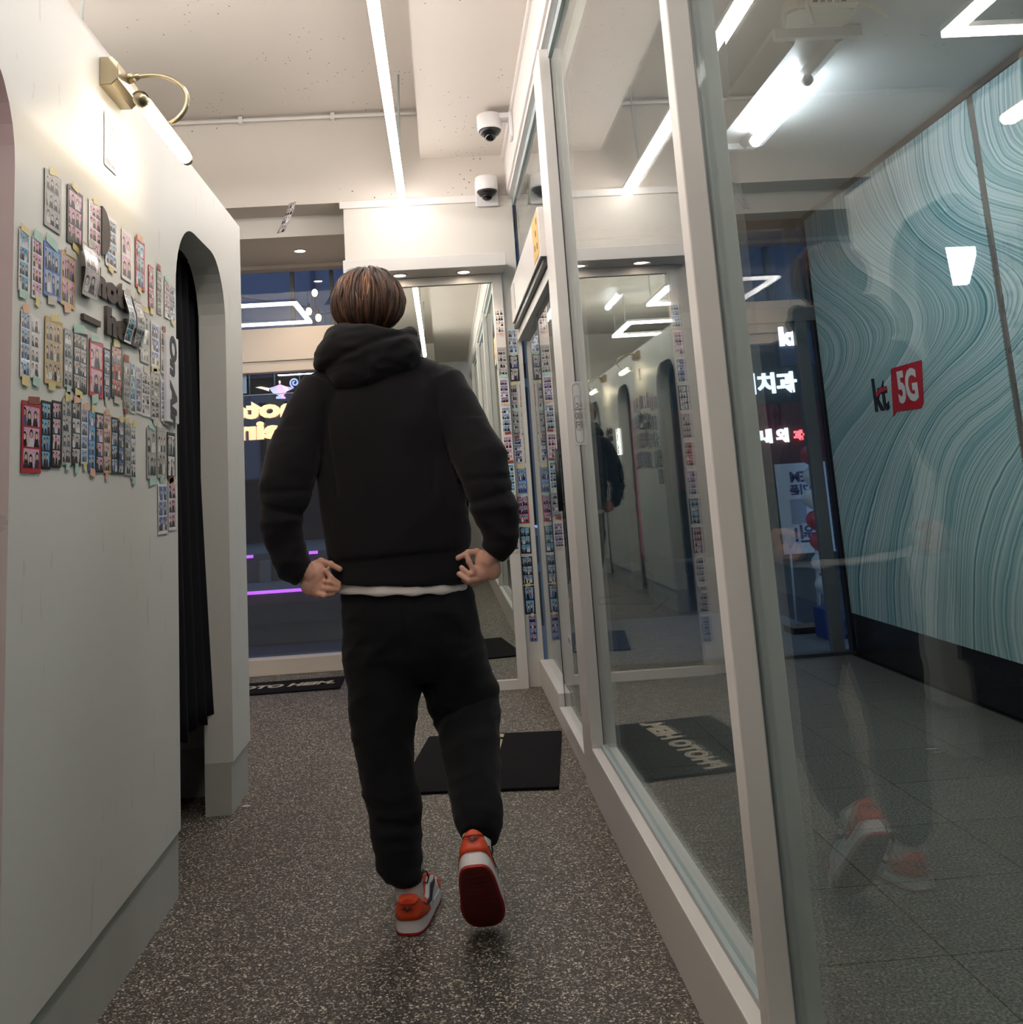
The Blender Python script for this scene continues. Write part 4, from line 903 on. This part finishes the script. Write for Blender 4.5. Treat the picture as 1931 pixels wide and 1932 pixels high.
for pts, a, b in (([(602, 1082, 2.858), (616, 1077, 2.840), (625, 1090, 2.834), (640, 1101, 2.838)], .0080, .0070), ([(604, 1096, 2.852), (622, 1099, 2.828), (640, 1107, 2.834)], .0080, .0070), ([(602, 1109, 2.846), (619, 1112, 2.824), (639, 1113, 2.832)], .0078, .0068), ([(597, 1119, 2.842), (611, 1124, 2.824), (631, 1120, 2.832)], .0074, .0064), ([(588, 1067, 2.866), (606, 1059, 2.860), (624, 1065, 2.852), (642, 1074, 2.846)], .0105, .0082)): fing(bm, pts, a, b)
ellipsoid(bm, ony(921, 1067, 2.853), (.034, .022, .044), Euler((0, -.6, 0)).to_matrix()); ellipsoid(bm, ony(908, 1080, 2.852), (.028, .020, .028), Euler((0, -.3, 0)).to_matrix())
for pts, a, b in (([(910, 1074, 2.856), (894, 1076, 2.838), (885, 1060, 2.840), (882, 1048, 2.846)], .0090, .0076), ([(906, 1083, 2.850), (886, 1084, 2.830), (871, 1071, 2.836)], .0088, .0076), ([(905, 1092, 2.846), (885, 1096, 2.826), (866, 1083, 2.834)], .0086, .0074), ([(908, 1096, 2.856), (892, 1103, 2.846), (874, 1094, 2.842)], .0080, .0068), ([(916, 1048, 2.866), (900, 1041, 2.860), (884, 1043, 2.852), (864, 1053, 2.846)], .0105, .0082)): fing(bm, pts, a, b)
solid(bm, [(-.205, 2.93, .86), (-.205, 2.92, .60), (-.20, 2.88, .40), (-.175, 2.83, .22), (-.152, 2.80, .13), (-.150, 2.803, .08)], [.085, .075, .058, .044, .030, .026], 16)
solid(bm, [(-.06, 2.94, .86), (-.01, 2.95, .62), (.045, 2.94, .47), (.05, 2.80, .35), (.047, 2.70, .275), (.046, 2.675, .235)], [.085, .075, .056, .042, .028, .024], 16)
k = NT('skin'); co = k.coord(); k.b.inputs['Roughness'].default_value = .5
k.l(k.mix(k.noise(co, 14, 3), srgb(198, 142, 122), srgb(232, 186, 166)), k.b.inputs['Base Color']); k.b.inputs['Subsurface Weight'].default_value = .12; k.b.inputs['Subsurface Radius'].default_value = (.012, .005, .003); k.b.inputs['Subsurface Scale'].default_value = .4
k.bump(k.noise(co, 160, 3), .15, .001); m_skin = k.m
man = link('person', remeshed(bm, .0031, 2), m_skin, None, True)
tag(man, 'person in black hoodie, joggers and orange sneakers walking towards the mirror, tugging hoodie hem', 'person')
# eyes and brows
for s in (-1, 1):
    e = HD+Vector((s*.030, .088, .018)); bm = bmesh.new(); ellipsoid(bm, e, (.0115, .008, .0065), None, 14, 10); eye = link('eye', bm_mesh(bm), plain('eye_white', srgb(225, 220, 215), .2), man, True)
    bm = bmesh.new(); ellipsoid(bm, e+Vector((0, .0065, 0)), (.005, .0025, .005), None, 12, 8); link('iris', bm_mesh(bm), plain('iris_dark', srgb(30, 20, 16), .15), eye, True)
    tube('eyebrow', [HD+Vector((s*.013, .096, .036)), HD+Vector((s*.030, .094, .041)), HD+Vector((s*.047, .082, .036))], [.003, .004, .002], plain('brow_hair', srgb(36, 26, 22), .7), man, 8)
# ---- hoodie
def cloth(name, col, sheen=.25):
    k = NT(name); co = k.coord(); k.b.inputs['Roughness'].default_value = .92; k.b.inputs['Specular IOR Level'].default_value = .15
    k.l(k.mix(k.noise(co, 9, 3), tuple(c*.8 for c in col[:3])+(1,), col), k.b.inputs['Base Color']); k.b.inputs['Sheen Weight'].default_value = sheen; k.b.inputs['Sheen Roughness'].default_value = .5
    k.bump(k.noise(co, 900, 2), .18, .0008); return k.m
m_hood, m_pant = cloth('black_fleece', srgb(30, 29, 33), .12), cloth('black_jogger_cloth', srgb(24, 25, 28), .08)
bm = bmesh.new()
T = [((631, 1111), (887, 1086), 2.925, .131), ((628, 1100), (890, 1076), 2.925, .134), ((625, 1064), (886, 1045), 2.925, .130), ((620, 1050), (890, 1030), 2.927, .138), ((612, 990), (884, 990), 2.932, .140), ((604, 930), (873, 930), 2.938, .140)]
rows = [pxring(a, b, y)+(d,) for a, b, y, d in T]
P = [r[0] for r in rows]+[Vector((-.168, 2.945, 1.19)), Vector((-.168, 2.948, 1.30)), Vector((-.166, 2.95, 1.39)), Vector((-.170, 2.95, 1.445)), Vector((-.185, 2.95, 1.49)), Vector((-.19, 2.95, 1.52))]
Rr = [(r[1], r[2]) for r in rows]+[(.200, .138), (.205, .132), (.198, .118), (.150, .100), (.088, .085), (.07, .075)]
solid(bm, P, Rr, 40)
for A in (LA, RAa):
    solid(bm, [(a[0], a[1], a[2]) for a in A], [(a[3], a[3]*.97) for a in A], 24)
ellipsoid(bm, (-.335, 2.95, 1.405), (.075, .085, .070)); ellipsoid(bm, (-.008, 2.95, 1.400), (.075, .085, .070))
# trapezius slope
solid(bm, [(-.37, 2.95, 1.405), (-.27, 2.95, 1.452), (-.19, 2.95, 1.49), (-.10, 2.95, 1.462), (.03, 2.95, 1.412)], [(.05, .07), (.055, .075), (.05, .075), (.05, .075), (.05, .07)], 20, (0, 1, 0))
def disp_h(p):
    d = 0
    arm = max(0, min(1, (abs(p.x+.165)-.19)/.06))
    d += arm*.0068*fold(p+Vector((0, 0, p.x*.9*(1 if p.x > -.165 else -1))), 5, 9, 3.3)*(1 if p.z < 1.30 else .3)
    d += arm*.0020*fold(p, 13, 16, 8.1)
    d += (1-arm)*(.0055*fold(p, 4.5, 2.2, 1.7, False)+.0035*fold(p, 9, 5, 5.2))
    if p.z < .934 and abs(p.x+.13) < .215 and p.z > .80: d += -.004*math.exp(-((p.z-(.931+(p.x+.13)*.06))/.006)**2)-.001
    for A in (LA, RAa):                                       # deep creases inside the elbow
        e = Vector(A[5][:3]); q = (p-e)
        if q.length < .13: d += -.006*math.exp(-((p.z-1.075-.25*(p.x-e.x)*(1 if A is RAa else -1))/.010)**2)*arm+.005*math.exp(-((p.z-1.045)/.014)**2)*arm-.005*math.exp(-((p.z-1.125)/.010)**2)*arm
        w = Vector(A[7][:3]); q = p-w
        if q.length < .09: d += .002*math.sin(p.z*170)*arm*max(0, 1-q.length/.09)
    # raglan seams
    for s, x0 in ((-1, -.315), (1, -.020)):
        xs = x0+s*.0*(p.z-1.3); d += -.0035*math.exp(-((p.x-xs-s*.03*math.sin((p.z-1.2)*4))/.006)**2)*(1 if p.z > 1.10 else 0)
    return d
hoodie = link('hoodie', remeshed(bm, .0062, 5, disp_h), m_hood, man, True)
# hood lying on the shoulders
bm = bmesh.new()
hr = [((655, 728), (735, 727), 2.862, .030), ((632, 719), (752, 712), 2.868, .055), ((612, 710), (776, 692), 2.885, .080), ((601, 694), (792, 672), 2.90, .098), ((599, 680), (791, 655), 2.915, .105), ((600, 666), (784, 638), 2.925, .102), ((616, 660), (772, 632), 2.93, .088)]
rows = [pxring(a, b, y)+(d,) for a, b, y, d in hr]
solid(bm, [r[0] for r in rows], [(r[1], r[2]) for r in rows], 40)
# turned rim
ctr, hw = rows[-2][0], rows[-2][1]; rp = []
for i in range(33):
    a = 2*math.pi*i/32; x = math.cos(a); rp.append(ctr+Vector((x*hw*.90, math.sin(a)*.086, .000+x*.022+.012*math.sin(a))))
add_tube(bm, rp, .021, 12, False)
rp2 = [q+Vector((0, 0, -.026))+Vector(((q-ctr).x*.08, (q-ctr).y*.08, 0)) for q in rp]; add_tube(bm, rp2, .017, 12, False)
def disp_d(p):
    d = .006*fold(p, 6, 16, 2.2)+.003*fold(p, 14, 28, 9.2)
    d += -.006*math.exp(-((p.z-(1.525+(p.x+.2)*.35-.55*(p.x+.2)**2))/.010)**2)*(1 if p.y < 2.93 else 0)
    d += -.004*math.exp(-((p.x+.205)/.004)**2)*(1 if (p.y < 2.9 and p.z < 1.50) else 0)
    return d
link('hood', remeshed(bm, .0058, 4, disp_d), m_hood, man, True)
# white tee showing below the hem
bm = bmesh.new(); rings = []
for py0, py1, g in ((1070, 1048, -.010), (1100, 1080, -.005), (1117, 1102, .003), (1123, 1108, .001)):
    c, h = pxring((640, py0), (884, py1), 2.925); rings.append((c, (h+g, .127+g)))
add_tube(bm, [r[0] for r in rings], [r[1] for r in rings], 48, True, (0, 1, 0))
m_tee = plain('white_tee', srgb(232, 226, 224), .85, bump=.15, bscale=600)
link('shirt_hem', remeshed(bm, .004, 2, lambda p: .0025*math.sin(p.x*70+p.y*30)), m_tee, man, True)
# ---- joggers
bm = bmesh.new()
def leg(rows_, n=32):
    r = [pxring(a, b, y)+(d,) for a, b, y, d in rows_]; solid(bm, [q[0] for q in r], [(q[1], q[2]) for q in r], n)
leg([((652, 1094), (874, 1078), 2.93, .100), ((646, 1122), (886, 1106), 2.93, .112), ((643, 1158), (895, 1142), 2.928, .130), ((646, 1190), (904, 1176), 2.925, .134), ((651, 1240), (914, 1228), 2.925, .126), ((660, 1280), (916, 1266), 2.93, .09)], 40)
leg([((648, 1215), (792, 1222), 2.925, .115), ((655, 1285), (797, 1280), 2.915, .108), ((661, 1345), (789, 1345), 2.90, .097), ((668, 1400), (780, 1400), 2.885, .086), ((679, 1452), (782, 1450), 2.868, .076), ((689, 1500), (788, 1500), 2.85, .071), ((700, 1550), (794, 1548), 2.833, .067), ((711, 1598), (793, 1596), 2.818, .063), ((717, 1636), (795, 1630), 2.808, .060), ((727, 1650), (794, 1643), 2.803, .056), ((736, 1656), (793, 1650), 2.80, .051), ((739, 1665), (791, 1656), 2.80, .047)])
leg([((788, 1215), (911, 1222), 2.935, .115), ((797, 1275), (925, 1278), 2.95, .104), ((806, 1320), (939, 1316), 2.958, .094), ((822, 1346), (943, 1342), 2.95, .086), ((836, 1372), (941, 1366), 2.92, .082), ((838, 1405), (939, 1400), 2.875, .078), ((842, 1445), (943, 1441), 2.825, .074), ((850, 1495), (941, 1492), 2.762, .068), ((860, 1538), (946, 1534), 2.705, .060), ((864, 1556), (945, 1552), 2.682, .056), ((870, 1570), (939, 1564), 2.668, .050), ((873, 1581), (934, 1574), 2.658, .046)])
def disp_p(p):
    d = .0055*fold(p, 6, 9, 4.4)+.003*fold(p, 13, 22, 7.7)
    if p.x > -.06: d += .008*fold(p, 8, 17, 6.1)*math.exp(-((p.z-.46)/.12)**2)
    if p.z < .32: d += .0035*fold(p+Vector((0, 0, .25*p.x)), 9, 22, 12.4)
    d += -.005*math.exp(-((p.x+.115-.02*math.sin(p.z*5))/.006)**2)*(1 if (p.z > .58 and p.y < 2.93) else 0)
    return d
link('joggers', remeshed(bm, .0062, 4, disp_p), m_pant, man, True)
# ---- hair
def hair_pt(th, ph, grow=0.0):
    """th azimuth (0 = back, towards camera), ph 0 crown .. 1 hairline"""
    c = HD+Vector((0, -.002, .012)); back = .5*(1+math.cos(th))
    a = math.radians(6+ (108 + 38*back - 34*(1-back))*ph)
    rx, ry, rz = .103+grow, .117+grow, .112+grow
    tuck = 1-.20*max(0, (a-1.85)/.9)
    return c+Vector((rx*math.sin(a)*math.sin(th)*tuck, -ry*math.sin(a)*math.cos(th)*tuck, rz*math.cos(a) if a < 1.57 else rz*1.02*math.cos(a)))
bm = bmesh.new(); cl_ = bm.loops.layers.color.new('lock'); NTh, NPh = 96, 26
G = [[bm.verts.new(hair_pt(2*math.pi*i/NTh, j/NPh)) for i in range(NTh)] for j in range(NPh+1)]
for j in range(NPh):
    for i in range(NTh):
        f = bm.faces.new((G[j][i], G[j][(i+1) % NTh], G[j+1][(i+1) % NTh], G[j+1][i]))
        for lp in f.loops: lp[cl_] = (.42, j/NPh, 0, 1)
bm.faces.new(G[0]); bm.faces.new(G[-1][::-1])
rr = random.Random(11)
for q in range(1900):
    th0 = rr.uniform(-math.pi, math.pi); p0 = rr.uniform(0, .55); p1 = min(1.06, p0+rr.uniform(.30, .75)); sw = rr.uniform(-.16, .16)+.10*math.sin(th0*5); big = q < 240; gr = rr.uniform(.003, .011) if big else rr.uniform(.001, .0085); wd = rr.uniform(.004, .0075) if big else rr.uniform(.0010, .0028)
    tone = max(0, min(1, .60+.42*mnoise.noise(Vector((th0*5.5, p0*2.0, 3)))+rr.uniform(-.30, .30)))
    pts_, rd = [], []
    for i in range(9):
        t = i/8; pts_.append(hair_pt(th0+sw*t*t+.03*math.sin(t*5+q), p0+(p1-p0)*t, gr*math.sin(math.pi*min(1, t*.85+.1)))); rd.append((max(.0004, wd*math.sin(math.pi*(.12+.86*t))), max(.0003, (.0034 if big else .0012)*math.sin(math.pi*(.15+.84*t)))))
    nf = len(bm.faces); ctrn = (pts_[4]-HD).normalized()
    add_tube(bm, pts_, rd, 5, True, tuple(ctrn)); bm.faces.ensure_lookup_table()
    for f in bm.faces[nf:]:
        for lp in f.loops: lp[cl_] = (tone, 0, 0, 1)
for q in range(26):                                          # stray hairs at the crown
    th0 = rr.uniform(-math.pi, math.pi); b0 = hair_pt(th0, rr.uniform(.02, .2)); pts_ = [b0+Vector((math.sin(th0)*.020*t, -math.cos(th0)*.012*t, .006*math.sin(t*1.8))) for t in (0, .4, .8, 1.2)]
    nf = len(bm.faces); add_tube(bm, pts_, [.0006, .0006, .0005, .0003], 4, True); bm.faces.ensure_lookup_table()
    for f in bm.faces[nf:]:
        for lp in f.loops: lp[cl_] = (.2, 0, 0, 1)
k = NT('brown_hair'); at = k.n('ShaderNodeAttribute', attribute_name='lock'); sc_ = k.n('ShaderNodeSeparateColor'); k.l(at.outputs['Color'], sc_.inputs[0])
base = k.ramp(sc_.outputs[0], [(0, srgb(44, 32, 28)), (.35, srgb(82, 56, 44)), (.68, srgb(126, 84, 60)), (1, srgb(178, 124, 86))])
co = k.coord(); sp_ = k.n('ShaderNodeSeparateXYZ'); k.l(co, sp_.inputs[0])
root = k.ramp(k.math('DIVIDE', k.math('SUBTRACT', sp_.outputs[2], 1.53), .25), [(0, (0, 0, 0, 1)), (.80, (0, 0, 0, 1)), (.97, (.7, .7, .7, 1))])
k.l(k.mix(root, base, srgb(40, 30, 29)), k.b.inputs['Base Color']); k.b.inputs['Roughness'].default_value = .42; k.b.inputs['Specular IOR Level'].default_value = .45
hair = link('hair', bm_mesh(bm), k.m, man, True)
# ---- sneakers: local +Y toe, Z up, origin under the heel
LS = .292
def hw(u): 
    u = min(max(u, 0), 1); return .0515*max(0, 1-abs(2*u-1)**3.4)**(1/3.4)*(.86+.14*math.sin(math.pi*(u-.12)/1.3)**2+.06*(u > .5)*math.sin(math.pi*(u-.5)/.5))
def ht(u):
    if u < .08: return .086
    if u < .20: return .075+.011*math.cos(math.pi*(u-.08)/.12)
    if u < .34: return .064
    if u < .46: return .064+.036*math.sin(math.pi/2*(u-.34)/.12)
    return .100-.060*((u-.46)/.54)**1.1
Z0 = .030
def up_pt(u, a, off=0.0):
    w = hw(u)*.97; h = ht(u); ca, sa = math.cos(a), math.sin(a)
    x = (w+off*min(1, u/.004))*math.copysign(abs(ca)**.62, ca); z = Z0-.002+(h-Z0+off)*abs(sa)**(.50+.30*min(1, max(0, (u-.06)/.2)))
    nar = 1-.20*(max(0, (z-Z0)/(.075)))**1.5*(1 if u > .08 else 1)
    y = LS*u+(-off if u < .06 else (off if u > .94 else 0))*abs(1-2*min(max(u, 0), 1))
    return Vector((x*nar, y, z))
US = [0, .004, .012, .025, .045, .07, .10]+[.10+.9*i/30 for i in range(1, 29)]+[.965, .985, .995, 1.0]
def patch(u0, u1, a0, a1, off, M, nm, mat, parent, nu=18, na=22, fn=None):
    bm = bmesh.new(); G = []
    for i in range(nu+1):
        u = u0+(u1-u0)*((i/nu)**2.6 if u0 == 0 else i/nu); G.append([])
        for j in range(na+1):
            t = j/na
            if fn: aa = fn(u, t)
            else: aa = a0+(a1-a0)*t
            G[-1].append(bm.verts.new(M @ up_pt(u, aa, off)))
    for i in range(nu):
        for j in range(na):
            f = bm.faces.new((G[i][j], G[i+1][j], G[i+1][j+1], G[i][j+1]))
    if u0 == 0: bmesh.ops.remove_doubles(bm, verts=bm.verts, dist=.0004)
    o = link(nm, bm_mesh(bm), mat, parent, True); s = o.modifiers.new('t', 'SOLIDIFY'); s.thickness = .0022; s.offset = 0; return o
m_or = plain('orange_leather', srgb(226, 78, 40), .45, bump=.15, bscale=500)
m_wl = plain('white_leather', srgb(232, 228, 232), .45, bump=.1, bscale=500)
m_rs = plain('red_rubber', srgb(176, 34, 24), .55)
m_dr = plain('worn_red_rubber', srgb(120, 30, 22), .7, var=.35, vscale=30)
def sole_outline(sc, n=44):
    out = []
    for i in range(n+1): u = .5*(1-math.cos(math.pi*i/n)); out.append((hw(u)*sc, LS*u))
    for i in range(n-1, 0, -1): u = .5*(1-math.cos(math.pi*i/n)); out.append((-hw(u)*sc, LS*u))
    return out
def sneaker(M, parent, flip=1):
    F = M @ Matrix.Diagonal((flip, 1, 1, 1))
    bm = bmesh.new(); G = []
    for u in US: G.append([bm.verts.new(F @ up_pt(u, math.pi*j/24)) for j in range(25)])
    for i in range(len(US)-1):
        for j in range(24): bm.faces.new((G[i][j], G[i+1][j], G[i+1][j+1], G[i][j+1]))
    sh = link('sneaker', bm_mesh(bm), m_wl, parent, True)
    def slab(nm, z0, z1, sc0, sc1, mat, bev=True):
        bm = bmesh.new(); n = sole_outline(1); R = []
        for z, s in ((z0, sc0), (z0+.002, sc0*1.01), (z1-.002, sc1), (z1, sc1*.985)):
            R.append([bm.verts.new(F @ Vector((x*s, y if s >= 1 else LS/2+(y-LS/2)*(1-(1-s)*.35), z))) for x, y in n])
        m_ = len(n)
        for a, b in zip(R[:-1], R[1:]):
            for j in range(m_): bm.faces.new((a[j], a[(j+1) % m_], b[(j+1) % m_], b[j]))
        bm.faces.new(R[0][::-1]); bm.faces.new(R[-1])
        return link(nm, bm_mesh(bm), mat, sh, False)
    slab('outsole', .0, .006, 1.02, 1.03, m_rs); slab('midsole', .0062, .034, 1.03, 1.01, m_wl)
    bm = bmesh.new(); G2 = [bm.verts.new(F @ Vector((x*.90, LS/2+(y-LS/2)*.96, -.0012))) for x, y in sole_outline(1)]; bm.faces.new(G2); link('tread', bm_mesh(bm), m_dr, sh)
    for i in range(7):
        y = .035+i*.021; w = hw(y/LS)*.55; bm = bmesh.new(); add_box(bm, -w, w, y, y+.006, -.0032, -.0013); bmesh.ops.transform(bm, matrix=F, verts=bm.verts); link('tread_bar', bm_mesh(bm), m_dr, sh)
    pi = math.pi
    patch(0, .30, 0, pi, .0018, F, 'heel_counter', m_or, sh, 22, 26, lambda u, t: (0.02+ (pi-.04)*t) if u < .07 else (0.02+t*(.62-1.6*max(0, u-.16)) if False else .02+(pi-.04)*t) )
    patch(.285, .42, 0, pi, .0022, F, 'quarter_right', m_wl, sh, 6, 10, lambda u, t: .03+1.0*t); patch(.285, .42, 0, pi, .0022, F, 'quarter_left', m_wl, sh, 6, 10, lambda u, t: pi-.03-1.0*t)
    # heel tab and wing emblem
    patch(0, .085, 0, pi, .0042, F, 'heel_tab', m_or, sh, 12, 20, lambda u, t: (pi/2-.95*(1-u*3))+1.9*(1-u*3)*t)
    # collar, toe cap, eyestay
    patch(.05, .40, 0, pi, .0030, F, 'collar', m_or, sh, 22, 4, lambda u, t: 1.02+.16*t); patch(.05, .40, 0, pi, .0030, F, 'collar', m_or, sh, 22, 4, lambda u, t: pi-1.02-.16*t)
    patch(.70, .995, 0, pi, .0020, F, 'toe_guard', m_or, sh, 14, 24, lambda u, t: .02+(.55+.75*max(0, (u-.86)/.135)**2)*t); patch(.70, .995, 0, pi, .0020, F, 'toe_guard', m_or, sh, 14, 24, lambda u, t: pi-.02-(.55+.75*max(0, (u-.86)/.135)**2)*t)
    patch(.38, .66, 0, pi, .0026, F, 'eyestay', m_or, sh, 14, 5, lambda u, t: .98+.28*t); patch(.38, .66, 0, pi, .0026, F, 'eyestay', m_or, sh, 14, 5, lambda u, t: pi-.98-.28*t)
    # swoosh on both sides
    def sw(u, t):
        v = (u-.17)/(.66-.17); lo = .52-.36*max(0, math.sin(pi*min(1, max(0, v)*1.05)))**.8*(.4+.6*v)+.25*(v**2); wd = .03+.26*max(0, math.sin(pi*min(1, max(0, v)**.75)))**1.2
        return lo+wd*t
    patch(.12, .66, 0, pi, .0046, F, 'side_swoosh', m_black, sh, 26, 4, sw); patch(.12, .66, 0, pi, .0046, F, 'side_swoosh', m_black, sh, 26, 4, lambda u, t: pi-sw(u, t))
    # emblem: spread wings over a ball
    c = F @ Vector((0, -.0080, .064)); rx = (F.to_3x3() @ Vector((1, 0, 0))).normalized(); uz = (F.to_3x3() @ Vector((0, .16, 1))).normalized(); nn = (F.to_3x3() @ Vector((0, -1, 0))).normalized()
    m_em = plain('emblem_dark', srgb(70, 26, 22), .5); eo = None
    bm = bmesh.new()
    for s in (-1, 1):
        for kf in range(5):
            a = math.radians(8+kf*20); l = .0190-kf*.0022; b0 = c+rx*(s*.003)-uz*.001; tip = b0+rx*(s*l*math.cos(a))+uz*(l*1.0*math.sin(a)); pv = (uz*math.cos(a)-rx*(s*math.sin(a)))*.0016
            bm.faces.new([bm.verts.new(b0-pv+nn*.0004), bm.verts.new(tip+nn*-.0016), bm.verts.new(b0+pv+nn*.0004)])
    for kk in range(1):
        bm.faces.new([bm.verts.new(c+rx*(.0042*math.cos(q))+uz*(.0042*math.sin(q)-.002)+nn*.0006) for q in [2*pi*i/14 for i in range(14)]])
    em = link('wing_emblem', bm_mesh(bm), m_em, sh); em.modifiers.new('t', 'SOLIDIFY').thickness = .0008
    # tongue, laces
    bm = bmesh.new(); G = []
    for i in range(9):
        u = .36+.28*i/8; G.append([bm.verts.new(F @ (up_pt(u, pi/2, .003)+Vector((-.020+.040*j/6, 0, (.012 if i == 0 else .004*(1-i/8))-.004*abs(j/3-1)**2)))) for j in range(7)])
    for i in range(8):
        for j in range(6): bm.faces.new((G[i][j], G[i+1][j], G[i+1][j+1], G[i][j+1]))
    o = link('tongue', bm_mesh(bm), m_or, sh, True); o.modifiers.new('t', 'SOLIDIFY').thickness = .004
    bm = bmesh.new()
    for i in range(6):
        u = .40+.045*i; z = up_pt(u, pi/2, .007)
        add_tube(bm, [F @ (z+Vector((-.026, 0, -.012))), F @ (z+Vector((-.012, .004, .001))), F @ (z+Vector((.012, .010, .001))), F @ (z+Vector((.026, .014, -.012)))], [(.003, .0014)]*4, 6)
    kn = up_pt(.38, pi/2, .012)
    for s in (-1, 1):
        lp = [kn]+[kn+Vector((s*(.012+.028*math.sin(pi*t)), -.004+.01*t, .016*math.sin(2*pi*t)+.004)) for t in (.15, .3, .5, .7, .85)]+[kn]
        add_tube(bm, [F @ q for q in lp], .0022, 6)
    link('laces', bm_mesh(bm), m_black, sh, True)
    return sh
ML = Matrix.Translation((-.151, 2.732, .0012)) @ Matrix.Rotation(math.radians(-7), 4, 'Z')
sneaker(ML, man, -1)
toe = Vector((.046, 2.738, .005)); pit = math.radians(-46.5)
MR = Matrix.Translation(toe) @ Matrix.Rotation(math.radians(-4), 4, 'Z') @ Matrix.Rotation(math.radians(-3), 4, 'Y') @ Matrix.Rotation(pit, 4, 'X') @ Matrix.Translation((0, -LS, 0))
sneaker(MR, man, 1)
# ---- socks
m_sock = plain('white_sock', srgb(236, 228, 228), .9, bump=.3, bscale=400)
bm = bmesh.new(); solid(bm, [(-.1505, 2.803, .135), (-.150, 2.803, .11), (-.149, 2.805, .075), (-.147, 2.808, .045)], [(.037, .040), (.0365, .041), (.037, .045), (.034, .046)], 24)
link('sock', remeshed(bm, .003, 2, lambda p: .0006*math.sin(math.atan2(p.y-2.8, p.x+.15)*40)), m_sock, man, True)
bm = bmesh.new(); a0 = Vector(ony(904, 1572, 2.664)); c1, c2 = MR @ Vector((.004, .068, .105)), MR @ Vector((0, .075, .045))
solid(bm, [a0, c1, MR @ Vector((.002, .070, .080)), c2], [(.036, .038), (.037, .040), (.036, .043), (.030, .042)], 24)
link('sock', remeshed(bm, .003, 2), m_sock, man, True)
